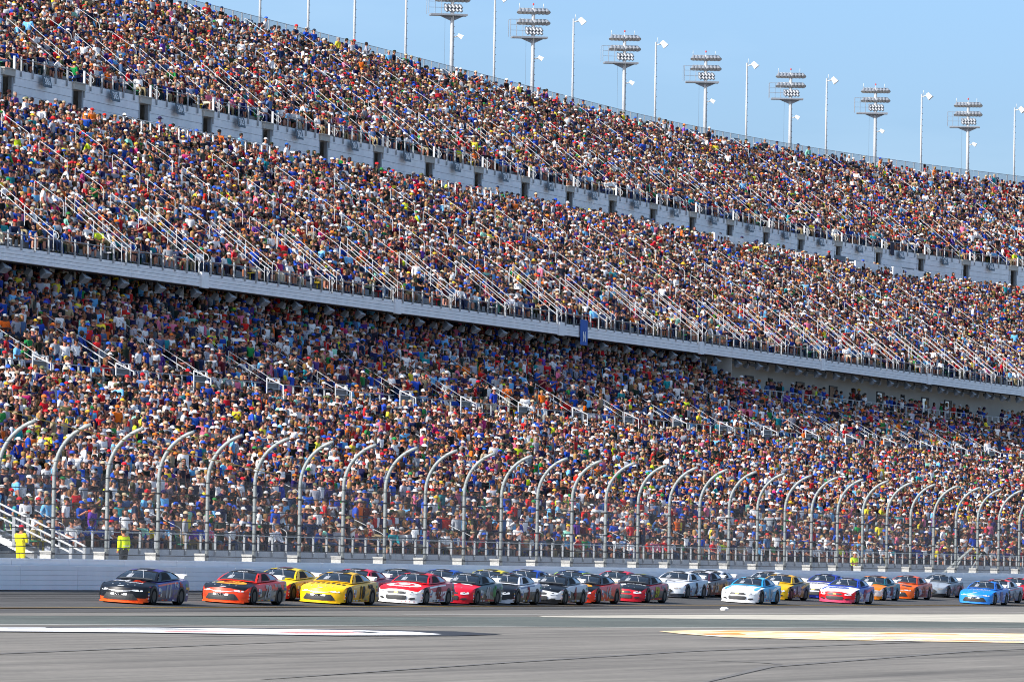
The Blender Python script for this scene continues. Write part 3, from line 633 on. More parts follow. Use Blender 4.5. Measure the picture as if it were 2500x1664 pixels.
for s, big in PBASE:
    s += float(np.interp(s, [530, 541, 565, 586.5, 609.8, 620], [8.3, 10.0, 6.4, 3.4, -1.2, -2.5]))
    # s is X of the base; turn into arc length
    ss = s if s <= S0 else S0 + RR * math.asin((s - S0) / (149.6 - YC))
    p = SP(ss, 149.7, 39.0)
    if big:
        t = tag(empty('light_mast', p, SH(ss)), 'tall floodlight mast with two lamp rows and platform, %s from the left' % ORD[im], 'light mast', 'floodlight masts on the roof'); im += 1
        obj('pole', POLE_L, t); obj('platform', GRAT, t, (0, 0, 4.15)); obj('platform_railing', HRM, t, (0, 0, 4.15)); obj('ground_wire', wire, t)
        for j, z in enumerate((6.35, 5.5)):
            obj('lamp_arm', ARM1, t, (0, 0, z))
            for q in range(8):
                a = -1.05 + q * .30
                l = obj('lamp', BELL, t, (AX.x * a, AX.y * a, z - .04)); l.rotation_euler = (R(-34 if q > 3 else -12), R(22 if q < 4 else 10), R(-28))
        for j, z in enumerate((4.85, 4.6)):
            for q in range(5):
                a = -.55 + q * .27
                l = obj('small_lamp', BELLS, t, (AX.x * a, AX.y * a, z)); l.rotation_euler = (R(-40), R(15), 0)
        for a in (-1.1, .8): obj('lightning_rod', rod, t, (AX.x * a, AX.y * a, 6.35))
        obj('beacon', BEA, t, (0, 0, 6.62)); rc = obj('lightning_rod', rod, t, (0, 0, 6.3))
        obj('side_arm', sidearm, t, (0, 0, 2.4)); f = obj('floodlight', FLOODS, t, (AX.x * .5, AX.y * .5, 2.58)); f.rotation_euler = (R(-58), 0, R(20))
        for q in range(9): obj('climbing_peg', STEPL, t, (0, 0, -.8 + q * .5))
    else:
        t = tag(empty('light_pole', p, SH(ss)), 'slim grey roof pole with one white floodlight, %s from the left' % ORD[ip], 'light pole', 'slim light poles on the roof'); ip += 1
        obj('pole', POLE_S, t); obj('side_arm', sidearm, t, (0, 0, 6.25)); f = obj('floodlight', FLOOD, t, (AX.x * .55, AX.y * .55, 6.5)); f.rotation_euler = (R(-40), 0, R(15))
        obj('lightning_rod', rod, t, (AX.x * .15, AX.y * .15, 6.45))
        for q in range(12): obj('climbing_peg', STEP, t, (0, 0, -.8 + q * .55))

# ------------------------------------------------------------------ access stair at the left end of the lower tier
t = tag(empty('access_stair', (248.4, 92.6, 1.25)), 'white steel access stair with double handrails at the far left', 'stairs')
sb = MB(); sb.add([(-.05, -.1, 0), (-.05, .45, 0), (-.05, 9.0, 3.95), (-.05, 9.0, 4.25), (.02, -.1, 0), (.02, .45, 0), (.02, 9.0, 3.95), (.02, 9.0, 4.25)], [(0, 1, 2, 3)[::-1], (4, 5, 6, 7), (0, 4, 7, 3)[::-1], (1, 2, 6, 5)[::-1]])
SB = sb.mesh('stringer', M_WHITE); obj('stringer', SB, t); obj('stringer', SB, t, (1.5, 0, 0))
st = MB(); st.box((0, 0, 0), (1.48, .3, .04)); STM = st.mesh('tread', M_GALV)
for i in range(26): obj('tread', STM, t, (.01, .1 + i * .34, .15 + i * .155))
for x in (-.05, 1.5):
    for z in (1.05, .78):
        q = MB(); q.tube([(x, -.1, z), (x, 9, z + 4.1)], .04, 6); obj('handrail', q.mesh('handrail', M_RAIL), t)
    for y in (-.1, 2.3, 4.7, 7.1):
        q = MB(); q.box((x - .05, y - .06, y * .455 - .1), (x + .05, y + .06, y * .455 + 1.1)); obj('stair_post', q.mesh('stair_post', M_GALV), t)
# banners
bn = MB(); bn.add([(0, 0, 0), (.9, 0, 0), (.95, -.05, -1.15), (.05, -.03, -1.1), (0, .02, 0), (.9, .02, 0), (.95, -.03, -1.15), (.05, -.01, -1.1)], [(0, 3, 2, 1), (4, 5, 6, 7), (0, 4, 7, 3), (1, 2, 6, 5)])
b1 = tag(obj('flag_banner', bn.mesh('flag_banner', mat('banner_dark', (.03, .03, .06), .8, noise=.5, nscale=6)), None, SP(556.5, 134.75, 29.75), SH(556)), 'dark flag banner hung over the upper wall rail at right', 'banner')
bm_ = MB(); bm_.box((0, 0, -1.6), (1.6, .03, 0)); b2 = tag(empty('blue_banner', SP(408, 117.88, 17.4)), 'blue vertical banner with white letter N hanging over the fascia', 'banner')
obj('cloth', bm_.mesh('cloth', mat('banner_blue', (.02, .10, .42), .7)), b2)
me = text_mesh('N', .9, 0, .004, .02); me.materials.append(M_SIGNTXT); q = obj('lettering', me, b2, (.8, -.02, -1.1)); q.rotation_euler = (R(90), 0, 0)
# ------------------------------------------------------------------ people
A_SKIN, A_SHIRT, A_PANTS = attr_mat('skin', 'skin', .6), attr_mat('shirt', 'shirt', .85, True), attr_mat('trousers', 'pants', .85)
A_CAP, A_HAIR = attr_mat('cap_cloth', 'cap', .8), attr_mat('hair', 'hair', .6)
M_GLASS = mat('sunglasses', (.01, .01, .012), .15); M_SHOE = mat('shoes', (.18, .18, .19), .7)
PMATS = [A_SKIN, A_SHIRT, A_PANTS, A_CAP, A_HAIR, M_GLASS, M_SHOE]
def body(pose, sleeve='tee', legs='jeans', build=1.0, glasses=True):
    """one continuous skinned figure facing -Y, feet at z = 0"""
    J = {}; E = []
    seated = pose.startswith('sit')
    if not seated:
        hz, lean = .94, 0.0
    else:
        hz, lean = .50, {'sit_lap': .03, 'sit_knees': -.22, 'sit_cross': .06, 'sit_face': -.05}[pose]
    def j(n, p, r_, lab): J[n] = (Vector(p), r_ * 1.2 * (build if lab in 'tp' else 1), lab)
    sx = build
    j('hip', (0, 0, hz), .135, 'p'); j('waist', (0, lean * .35, hz + .20), .125, 't'); j('chest', (0, lean * .8, hz + .40), .138, 't')
    nb = lean * 1.0; j('neckb', (0, nb, hz + .53), .068, 's'); j('neck', (0, nb - .02, hz + .585), .055, 's')
    j('jaw', (0, nb - .045, hz + .635), .072, 's'); j('head', (0, nb - .03, hz + .72), .092, 's'); j('crown', (0, nb - .015, hz + .79), .072, 's')
    E += [('hip', 'waist'), ('waist', 'chest'), ('chest', 'neckb'), ('neckb', 'neck'), ('neck', 'jaw'), ('jaw', 'head'), ('head', 'crown')]
    c = Vector((0, nb, hz))
    up = 't' if sleeve != 'tank' else 's'; lo = 't' if sleeve == 'long' else 's'
    arms = {
        'stand_down': ((.25, .02, .14), (.25, -.06, -.08), (.25, -.09, -.16)),
        'stand_cross': ((.25, .0, .16), (.02, -.20, .18), (-.08, -.19, .22)),
        'stand_phone': ((.25, -.06, .18), (.07, -.28, .36), (.03, -.31, .43)),
        'stand_pocket': ((.30, .06, .18), (.22, -.03, -.01), (.19, -.05, -.07)),
        'stand_brow': ((.33, -.10, .36), (.15, -.22, .66), (.08, -.20, .72)),
        'sit_lap': ((.24, -.04, .16), (.14, -.28, .10), (.08, -.34, .11)),
        'sit_knees': ((.24, -.18, .14), (.13, -.36, .06), (.06, -.40, .08)),
        'sit_cross': ((.25, -.02, .16), (.03, -.20, .18), (-.08, -.19, .21)),
        'sit_face': ((.22, -.16, .18), (.10, -.22, .46), (.05, -.19, .56))}[pose]
    for sg, n in ((1, 'L'), (-1, 'R')):
        a = arms
        if pose in ('stand_brow', 'sit_face') and sg < 0: a = ((.25, .02, .14), (.24, -.08, -.07), (.24, -.11, -.14)) if not seated else ((.24, -.06, .16), (.14, -.28, .10), (.08, -.34, .11))
        j('sh' + n, (sg * .205 * sx, nb, hz + .462), .074, up if sleeve != 'tank' else 't')
        for q, (nm, r_, lab) in enumerate((('el', .048, 'u'), ('wr', .036, 'f'), ('ha', .038, 's'))):
            v = a[q]; J[nm + n] = (Vector((sg * v[0] * (sx if q == 0 else 1), nb * (.8 if seated else 1) + v[1], hz + v[2])), r_ * 1.25, {'u': up, 'f': lo, 's': 's'}[lab])
        E += [('chest', 'sh' + n), ('sh' + n, 'el' + n), ('el' + n, 'wr' + n), ('wr' + n, 'ha' + n)]
        if not seated:
            j('hj' + n, (sg * .095, 0, hz - .10), .098, 'p'); j('kn' + n, (sg * .11, -.02, .50), .066, 'p'); j('an' + n, (sg * .12, .03, .09), .045, 'p' if legs == 'jeans' else 's'); j('to' + n, (sg * .13, -.12, .05), .042, 'o')
        else:
            j('hj' + n, (sg * .10, -.10, hz + .0), .098, 'p'); j('kn' + n, (sg * .14, -.44, hz + .02), .070, 'p'); j('an' + n, (sg * .15, -.42, .10), .047, 'p' if legs == 'jeans' else 's'); j('to' + n, (sg * .16, -.57, .05), .042, 'o')
        E += [('hip', 'hj' + n), ('hj' + n, 'kn' + n), ('kn' + n, 'an' + n), ('an' + n, 'to' + n)]
    names = list(J); ix = {n: i for i, n in enumerate(names)}
    me = bpy.data.meshes.new('sk'); me.from_pydata([J[n][0] for n in names], [(ix[a], ix[b]) for a, b in E], [])
    o = bpy.data.objects.new('sk', me)
    o.modifiers.new('k', 'SKIN'); sl = me.skin_vertices[0].data
    for i, n in enumerate(names): sl[i].radius = (J[n][1], J[n][1]); sl[i].use_root = (n == 'hip')
    o.modifiers['k'].use_smooth_shade = True
    s_ = o.modifiers.new('s', 'SUBSURF'); s_.levels = 1
    out = baked(o); bpy.data.meshes.remove(me)
    # zones from the nearest limb
    segs = []
    for a, b in E:
        la, lb = J[a][2], J[b][2]
        segs.append((J[a][0], J[b][0], la, lb, max(J[a][1], J[b][1]), (a, b)))
    mi = []
    hj = J['head'][0]
    for p in out.polygons:
        c_ = p.center; best = None
        for a, b, la, lb, r_, nm in segs:
            d = b - a; t_ = max(0, min(1, (c_ - a).dot(d) / d.length_squared)); dist = (c_ - a - d * t_).length - r_ * .7
            if best is None or dist < best[0]: best = (dist, t_, la, lb, nm)
        _, t_, la, lb, nm = best
        lab = la if t_ < .5 else lb
        if nm[1].startswith('wr'): lab = 't' if (sleeve == 'long' and t_ < .9) else 's'
        if nm[1].startswith('el'): lab = {'tee': 't' if t_ < .72 else 's', 'long': 't', 'tank': 't' if t_ < .12 else 's'}[sleeve]
        if nm[1].startswith('sh'): lab = 't'
        if nm[1] == 'neckb': lab = 't' if t_ < .8 else 's'
        if nm[1].startswith('an'): lab = 'p' if legs == 'jeans' else ('p' if t_ < .12 else 's')
        if nm[1].startswith('to') and t_ > .2: lab = 'o'
        if nm == ('hip', 'waist'): lab = 'p' if t_ < .3 else 't'
        k = {'s': 0, 't': 1, 'p': 2, 'o': 6}[lab]
        mi.append(k)
    mb = MB(); mb.v = [tuple(v.co) for v in out.vertices]; mb.f = [tuple(p.vertices) for p in out.polygons]; mb.m = mi
    bpy.data.meshes.remove(out)
    # nose, ears and sunglasses
    h = hj; FS = 1.08
    class HV:
        def __init__(s, b): s.b = b
        def __add__(s, o): return s.b + o * FS
    h0, h = h, HV(h)
    mb.add([h + Vector(v) for v in ((-.014, -.080, -.005), (.014, -.080, -.005), (0, -.112, -.035), (0, -.078, -.045))], [(0, 2, 1), (0, 3, 2), (1, 2, 3)], 0)
    for sg in (-1, 1):
        mb.add([h + Vector((sg * .082, y, z)) for y, z in ((-.012, .02), (.02, .03), (.015, -.04))] + [h + Vector((sg * .104, .01, 0))], [(0, 1, 3), (1, 2, 3), (2, 0, 3)], 0)
        if glasses:
            mb.add([h + Vector(v) for v in ((sg * .008, -.093, .016), (sg * .062, -.075, .016), (sg * .060, -.077, -.016), (sg * .012, -.094, -.014), (sg * .084, -.03, .012), (sg * .084, -.03, .0))], [(0, 1, 2, 3), (1, 4, 5, 2)], 5)
        else:
            mb.add([h + Vector(v) for v in ((sg * .018, -.090, .010), (sg * .045, -.083, .010), (sg * .045, -.084, -.002), (sg * .018, -.091, -.002))], [(0, 1, 2, 3)], 5)
    mb.add([h + Vector(v) for v in ((-.026, -.082, -.062), (.026, -.082, -.062), (.022, -.080, -.072), (-.022, -.080, -.072))], [(0, 1, 2, 3)], 5 if False else 0)
    return mb, Vector(h0)
def headwear(kind, h):
    mb = MB()
    def dome(r_, zs, n=10, mi=3, y0=0.0, back=0.0):
        mb.lathe([(r_ * a, zs * b) for a, b in ((1.0, 0), (1.02, .3), (.86, .66), (.5, .92), (.05, 1.0))], n, Matrix.Translation(h + Vector((0, y0, .028))) @ Matrix.Diagonal((1, 1.14, 1, 1)), mi)
    if kind == 'cap':
        dome(.097, .105)
        mb.add([h + Vector(v) for v in ((-.08, -.075, .036), (.08, -.075, .036), (.072, -.165, .018), (.03, -.195, .012), (-.03, -.195, .012), (-.072, -.165, .018))], [(0, 1, 2, 3, 4, 5)], 3)
        mb.add([h + Vector(v) for v in ((-.08, -.075, .030), (.08, -.075, .030), (.072, -.165, .011), (.03, -.195, .005), (-.03, -.195, .005), (-.072, -.165, .011))], [(5, 4, 3, 2, 1, 0)], 3)
        mb.lathe([(.080, -.065), (.094, -.03), (.096, .03)], 9, Matrix.Translation(h + Vector((0, .028, 0))) @ Matrix.Diagonal((1, .86, 1, 1)), 4)
    elif kind == 'sunhat':
        dome(.098, .115); mb.lathe([(.095, .03), (.20, .012), (.205, .004), (.09, .022)], 12, Matrix.Translation(h), 3)
    elif kind == 'short':
        mb.lathe([(.096 * a, b) for a, b in ((.84, -.07), (1.0, -.03), (1.04, .02), (1.0, .06), (.72, .095), (.05, .112))], 10, Matrix.Translation(h + Vector((0, .018, .0))) @ Matrix.Diagonal((1, 1.02, 1, 1)), 4)
    elif kind == 'long':
        mb.lathe([(.1 * a, b) for a, b in ((.8, -.2), (1.0, -.1), (1.02, 0), (1.02, .05), (.75, .095), (.05, .113))], 10, Matrix.Translation(h + Vector((0, .035, .0))) @ Matrix.Diagonal((1, .92, 1, 1)), 4)
    elif kind == 'visor':
        headw = None
        mb.lathe([(.098, .02), (.1, .055)], 10, Matrix.Translation(h) @ Matrix.Diagonal((1, 1.1, 1, 1)), 3)
        mb.add([h + Vector(v) for v in ((-.08, -.075, .036), (.08, -.075, .036), (.07, -.18, .02), (-.07, -.18, .02))], [(0, 1, 2, 3)], 3)
        mb.lathe([(.096 * a, b) for a, b in ((1.1, -.16), (1.1, -.03), (1.04, .02), (1.0, .06), (.72, .095), (.05, .112))], 10, Matrix.Translation(h + Vector((0, .03, 0))) @ Matrix.Diagonal((1, .95, 1, 1)), 4)
    mb.v = [tuple(h + (Vector(v) - h) * 1.1) for v in mb.v]
    return mb
STANDS = ['stand_down', 'stand_cross', 'stand_phone', 'stand_pocket', 'stand_brow']; SITS = ['sit_lap', 'sit_knees', 'sit_cross', 'sit_face']
COMBOS = [('tee', 'jeans', 'cap', 1.0), ('tee', 'shorts', 'short', 1.06), ('tank', 'shorts', 'long', .86), ('long', 'jeans', 'cap', 1.08), ('tee', 'shorts', 'cap', 1.12), ('tee', 'jeans', 'long', .88), ('tee', 'jeans', 'sunhat', 1.0), ('long', 'jeans', 'short', 1.0)]
PROTO = []   # (pose, combo, body mesh, headwear mesh, joined object)
for pose in STANDS + SITS:
    for ci, (slv, lg_, hd, bl) in enumerate(COMBOS):
        if pose in ('stand_brow', 'sit_face') and ci not in (0, 2, 4): continue
        mb, h = body(pose, slv, lg_, bl, ci % 4 != 1)
        hw = headwear(hd, h)
        bme = mb.mesh('person_body', PMATS, True); hme = hw.mesh('headwear', PMATS, True)
        j = MB(); j.v = mb.v + hw.v; j.f = mb.f + [tuple(i + len(mb.v) for i in f) for f in hw.f]; j.m = mb.m + hw.m
        jo = bpy.data.objects.new('spectator_pattern', j.mesh('spectator_pattern', PMATS, True))
        PROTO.append((pose, ci, bme, hme, jo))
NPROTO = len(PROTO)
P_ST = [i for i, p in enumerate(PROTO) if p[0].startswith('stand')]; P_SI = [i for i, p in enumerate(PROTO) if p[0].startswith('sit')]
W_C = {0: 5.5, 1: 2.6, 2: 1.0, 3: 1.8, 4: 3.6, 5: 1.1, 6: .5, 7: 1.8}; W_P = {'stand_down': 3, 'stand_cross': 2, 'stand_phone': 1.2, 'stand_pocket': 2, 'stand_brow': .7, 'sit_lap': 3, 'sit_knees': 2, 'sit_cross': 2, 'sit_face': 1}
def weights(ix): a = np.array([W_C[PROTO[i][1]] * W_P[PROTO[i][0]] for i in ix], float); return a / a.sum()
SHIRTS = [('black', '121317', 17), ('charcoal', '2c2d33', 6), ('navy', '16204a', 14), ('royal blue', '1f46a8', 13), ('sky blue', '6cb0e0', 7), ('teal', '1f8a92', 1.6), ('white', 'f0f0f0', 22), ('light grey', 'a2a6b0', 9), ('denim blue', '4a6690', 6), ('red', 'c01c24', 6.5), ('maroon', '5e1423', 5), ('orange', 'e06a1c', 2.2), ('yellow', 'e8d53c', 1.4), ('neon yellow', 'd6ee2a', .7), ('green', '26803f', 1.8), ('pink', 'd8708f', 2.6), ('magenta', 'b02a6a', .8), ('purple', '57358c', 2), ('tan', '9a8a70', 2.2), ('olive', '484b36', 1.6), ('mint', '8ccfb8', 1)]
CAPS = [('white', 'dcdcdc', 15), ('black', '16171a', 24), ('navy', '1a2347', 14), ('royal blue', '2450b8', 7), ('tan', 'a8987c', 11), ('red', 'bd1f26', 6), ('grey', '85878b', 8), ('yellow', 'd0a832', 1.6), ('olive', '5e6242', 4), ('orange', 'd8702a', 1.5), ('green', '2a7a3c', 1)]
PANTS = [('2b3a57', 5), ('1d2433', 4), ('3c4b66', 2), ('8a7a5c', 3), ('5a4d3c', 1.5), ('17181a', 3), ('77797c', 1.5), ('c5bda8', 1)]
HAIRS = [('2a1d14', 5), ('43301f', 4), ('6f4f2e', 2), ('a07c48', 1), ('15110e', 5), ('8a857e', 1.6)]
SKINS = [('b07a62', 6), ('a06a50', 4), ('bf8a74', 5), ('8f5c45', 2), ('5a3626', 1.2), ('b87866', 3)]
def pick(tab, n):
    wgt = np.array([t[-1] for t in tab], float); return RNG.choice(len(tab), n, p=wgt / wgt.sum())
def cols(tab, idx, jit=.12):
    base = np.array([hexc(t[-2]) for t in tab])[idx]
    return np.clip(base * (1 + RNG.normal(0, jit, (len(idx), 1))) + RNG.normal(0, .006, (len(idx), 3)), .004, .9)
# seat places
pl = []   # x, y, z, heading, standing prob, tier, row
def seat_row(tier, r_, Y, Z, smin, smax, aisles, aw, pst, occ, pitch=.58, holes=()):
    s = smin + RNG.uniform(0, .5)
    while s < smax:
        s += pitch * RNG.uniform(.9, 1.12)
        if any(abs(s - a) < aw for a in aisles) or any(a < s < b for a, b in holes): continue
        if not vis(s, Y, Z + 1, 25): continue
        full = RNG.random() < occ
        p = SP(s, Y, Z); pl.append((p.x, p.y, p.z, SH(s), RNG.random() < pst, tier, r_, s, full))
for r_, (Y, Z) in enumerate(rows('LL')):
    seat_row('LL', r_, Y + .42, Z, 251.5 if r_ < 4 else 240, 520, ALL_, .5, .12 if r_ == 0 else (.45 if r_ < 4 else .78), .90 if r_ < 4 else .93)
for r_, (Y, Z) in enumerate(rows('UL')):
    seat_row('UL', r_, Y + .42, Z, 280, 446, [a - .9 for a in AUL], 1.0 if r_ < 4 else .5, .12 if r_ == 0 else (.5 if r_ < 5 else .85), .93)
    if r_ < 6: seat_row('UL', r_, Y + .42, Z, 446, 545, [a - .9 for a in AUL], 1.0 if r_ < 4 else .5, .12, .84)
for r_, (Y, Z) in enumerate(rows('MID')):
    hol = [(a - 10.2, a - 8.0) for a in AMID] if r_ < 4 else ()
    seat_row('MID', r_, Y + .36, Z, 295, 600, AMID, .42, .03, .97, .54, hol)
for r_, (Y, Z) in enumerate(rows('UP')):
    hol = [(a + .2, a + 2.4) for a in AUP] if r_ < 4 else ()
    seat_row('UP', r_, Y + .36, Z, 345, 680, AUP, .42, .03 if r_ < 18 else .22, .97, .54, hol)
# walkways: cross aisle, top landing, concourse
seat_row('WALK', 0, 110.75, 8.85, 270, 520, (), 0, 1, .30, .6); seat_row('WALK', 1, 132.6, 25.6, 320, 600, (), 0, 1, .30, .6); seat_row('WALK', 2, 119.0, 13.3, 446, 545, (), 0, 1, .42, .62)
for tier, als, prob in (('MID', AMID, .10), ('UP', AUP, .10), ('LL', ALL_, .16)):      # people on the aisle steps
    for r_, (Y, Z) in enumerate(rows(tier)):
        for a_ in als:
            if RNG.random() < prob and vis(a_ + .25, Y, Z + 1, 10): p = SP(a_ + .28, Y + .3, Z); pl.append((p.x, p.y, p.z, SH(a_), True, 'WALK', r_, a_, True))
NPL = len(pl)
X = np.array([(p[0], p[1], p[2]) for p in pl]); HD = np.array([p[3] for p in pl]); ST = np.array([p[4] for p in pl]); FULL = np.array([p[8] for p in pl])
proto = np.where(ST, RNG.choice(P_ST, NPL, p=weights(P_ST)), RNG.choice(P_SI, NPL, p=weights(P_SI)))
i_sh, i_cp, i_pa, i_ha, i_sk, i_pr = pick(SHIRTS, NPL), pick(CAPS, NPL), pick(PANTS, NPL), pick(HAIRS, NPL), pick(SKINS, NPL), pick(CAPS, NPL)
C_SH, C_CP, C_PA, C_HA, C_SK = cols(SHIRTS, i_sh), cols(CAPS, i_cp), cols(PANTS, i_pa), cols(HAIRS, i_ha), cols(SKINS, i_sk, .10)
C_PR = np.where(RNG.random((NPL, 1)) < .3, cols(CAPS, i_pr), C_SH * .8)  # motif colour for some, darker shirt tone as painted fold shading otherwise
YAW = HD + RNG.normal(R(-14), R(24), NPL); SCL = RNG.normal(1.0, .055, NPL).clip(.82, 1.13)
X[:, 0] += RNG.normal(0, .03, NPL); X[:, 1] += RNG.normal(0, .05, NPL)
# the 300 nearest spectators are individuals, the rest one mass
dist = np.linalg.norm(X - np.array(CAM), axis=1); px = np.array([project(p)[:2] for p in X])
cand = np.where(FULL & (px[:, 0] > 8) & (px[:, 0] < 2490))[0]
cand = np.array([c for c in cand if pl[c][5] == 'LL'])
near = cand[np.argsort(dist[cand])[:300]]; is_near = np.zeros(NPL, bool); is_near[near] = True
rowcnt = {}
CHW = {'cap': 'cap', 'sunhat': 'sun hat'}
HW_NAME = {'cap': 'cap', 'sunhat': 'sun_hat', 'short': 'hair', 'long': 'hair'}
for i in sorted(near, key=lambda q: (pl[q][6], pl[q][7])):
    pose, ci, bme, hme, _ = PROTO[proto[i]]; hd = COMBOS[ci][2]
    o = obj('person', bme, None, X[i], YAW[i]); o.scale = (SCL[i],) * 3
    h = obj(HW_NAME[hd], hme, o)
    for q in (o, h):
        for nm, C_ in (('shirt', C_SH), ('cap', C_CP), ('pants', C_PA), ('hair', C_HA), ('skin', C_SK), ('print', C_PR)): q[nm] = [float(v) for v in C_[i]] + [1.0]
    r_ = pl[i][6]; rowcnt[r_] = rowcnt.get(r_, 0) + 1
    what = ('%s %s' % (CAPS[i_cp[i]][0], CHW[hd])) if hd in CHW else ('long hair' if hd == 'long' else 'short hair')
    tag(o, '%s-clad spectator, %s, %s, %s row, %s from left' % (SHIRTS[i_sh[i]][0].replace(' ', '-'), what.replace('royal blue', 'blue'), 'standing' if ST[i] else 'seated', ORD[r_], ORD[rowcnt[r_] - 1]), 'person', 'spectators in the nearest rows')
# crowd mass: points with attributes, one instancing node per figure pattern
sel = np.where(FULL & ~is_near)[0]
def gn_scatter(name, pts, attrs, patterns, idx, yaw, scl):
    me = bpy.data.meshes.new(name); me.vertices.add(len(pts)); me.vertices.foreach_set('co', np.asarray(pts, np.float32).ravel())
    for k, C_ in attrs.items():
        a = me.attributes.new(k, 'FLOAT_COLOR', 'POINT'); a.data.foreach_set('color', np.hstack([C_, np.ones((len(C_), 1))]).astype(np.float32).ravel())
    a = me.attributes.new('which', 'INT', 'POINT'); a.data.foreach_set('value', idx.astype(np.int32))
    a = me.attributes.new('turn', 'FLOAT_VECTOR', 'POINT'); a.data.foreach_set('vector', np.stack([0 * yaw, 0 * yaw, yaw], 1).astype(np.float32).ravel())
    a = me.attributes.new('size', 'FLOAT', 'POINT'); a.data.foreach_set('value', scl.astype(np.float32))
    o = obj(name, me); g = bpy.data.node_groups.new(name, 'GeometryNodeTree')
    g.interface.new_socket('Geometry', in_out='INPUT', socket_type='NodeSocketGeometry'); g.interface.new_socket('Geometry', in_out='OUTPUT', socket_type='NodeSocketGeometry')
    N = g.nodes; gi, go = N.new('NodeGroupInput'), N.new('NodeGroupOutput'); jn = N.new('GeometryNodeJoinGeometry')
    def named(nm, ty): n = N.new('GeometryNodeInputNamedAttribute'); n.data_type = ty; n.inputs['Name'].default_value = nm; return n.outputs['Attribute']
    w_, tu, si = named('which', 'INT'), named('turn', 'FLOAT_VECTOR'), named('size', 'FLOAT')
    er = N.new('FunctionNodeEulerToRotation'); g.links.new(tu, er.inputs[0])
    for i, po in enumerate(patterns):
        c = N.new('FunctionNodeCompare'); c.data_type = 'INT'; c.operation = 'EQUAL'; g.links.new(w_, c.inputs[2]); c.inputs[3].default_value = i
        oi = N.new('GeometryNodeObjectInfo'); oi.inputs['Object'].default_value = po; oi.transform_space = 'ORIGINAL'; oi.inputs['As Instance'].default_value = False
        ip_ = N.new('GeometryNodeInstanceOnPoints'); g.links.new(gi.outputs[0], ip_.inputs['Points']); g.links.new(c.outputs[0], ip_.inputs['Selection'])
        g.links.new(oi.outputs['Geometry'], ip_.inputs['Instance']); g.links.new(er.outputs[0], ip_.inputs['Rotation']); g.links.new(si, ip_.inputs['Scale'])
        g.links.new(ip_.outputs[0], jn.inputs[0])
    g.links.new(jn.outputs[0], go.inputs[0])
    o.modifiers.new('scatter', 'NODES').node_group = g
    return o
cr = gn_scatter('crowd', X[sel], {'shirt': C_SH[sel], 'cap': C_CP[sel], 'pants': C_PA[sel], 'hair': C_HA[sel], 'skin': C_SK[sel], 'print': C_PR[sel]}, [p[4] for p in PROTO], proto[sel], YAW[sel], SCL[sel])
tag(cr, 'dense crowd of spectators filling every tier of the grandstand', 'crowd', kind='stuff')
# folding seats behind everybody
se = MB(); se.box((-.22, -.20, .40), (.22, .22, .45)); se.add([(-.22, .20, .45), (.22, .20, .45), (.22, .28, .86), (-.22, .28, .86), (-.22, .23, .45), (.22, .23, .45), (.22, .31, .86), (-.22, .31, .86)], [(0, 1, 2, 3), (7, 6, 5, 4), (3, 2, 6, 7), (0, 3, 7, 4), (1, 5, 6, 2)])
se.box((-.03, .0, 0), (.03, .06, .4))
A_SEAT = attr_mat('seat_plastic', 'shirt', .5); sob = bpy.data.objects.new('seat_pattern', se.mesh('seat_pattern', A_SEAT))
ss_ = np.array([p[5] != 'WALK' for p in pl]); SX = np.array([(p[0], p[1] + .06, p[2]) for p in pl])[ss_]
SEATC = [('1d4aa8', 4), ('1e6b4a', 3), ('c9b23a', 2), ('a52a2e', 2), ('c9cdd2', 1.5)]
st_o = gn_scatter('stadium_seats', SX, {'shirt': cols(SEATC, pick(SEATC, len(SX)))}, [sob], np.zeros(len(SX), int), HD[ss_], np.ones(len(SX)))
tag(st_o, 'rows of blue, green, yellow and red folding seats under the crowd', 'seats', kind='stuff')
# ------------------------------------------------------------------ track marshals
def marshal(pose, slv, lg_, hd, bl, loc, yaw, cols_, label, name='person'):
    mb, h = body(pose, slv, lg_, bl, False); hw = headwear(hd, h)
    o = obj(name, mb.mesh('person_body', PMATS, True), None, loc, yaw); c = obj(HW_NAME[hd], hw.mesh('headwear', PMATS, True), o)
    for q in (o, c):
        for k, v in cols_.items(): q[k] = list(hexc(v)) + [1.0]
    return tag(o, label, 'person'), h
base = {'shirt': 'e8d80a', 'cap': 'c8203a', 'pants': 'e8d80a', 'hair': '2a1d14', 'skin': 'b87a58', 'print': 'e8d80a'}
m1, h = marshal('stand_phone', 'long', 'jeans', 'cap', 1.1, (240.2, 91.5, 1.25), R(70), base, 'marshal in yellow rain suit and red cap beside the access stair')
m2, h = marshal('stand_down', 'long', 'jeans', 'cap', 1.05, (251.4, 91.4, 1.25), R(150), {**base, 'shirt': 'd9f21a', 'print': 'd9f21a', 'cap': '8a8a80', 'pants': '20262c'}, 'guard in hi-vis yellow vest and grey cap, back turned, behind the fence')
m3, h = marshal('stand_cross', 'tee', 'jeans', 'cap', 1.05, (374.2, 91.6, 1.1), R(-30), {**base, 'shirt': 'c8ee1e', 'print': '15161a', 'cap': 'd8d8d8', 'pants': '15181c'}, 'guard in neon green vest behind the fence at right, arms folded')
for q, c in ((m2, (.3, .32, .33)), (m3, (.02, .02, .02))):
    vb = MB(); vb.box((-.17, -.155, 1.06), (.17, -.150, 1.10)); vb.box((-.17, .150, 1.06), (.17, .155, 1.10)); obj('reflective_band', vb.mesh('reflective_band', mat('reflective', (.75, .75, .72), .4)), q)
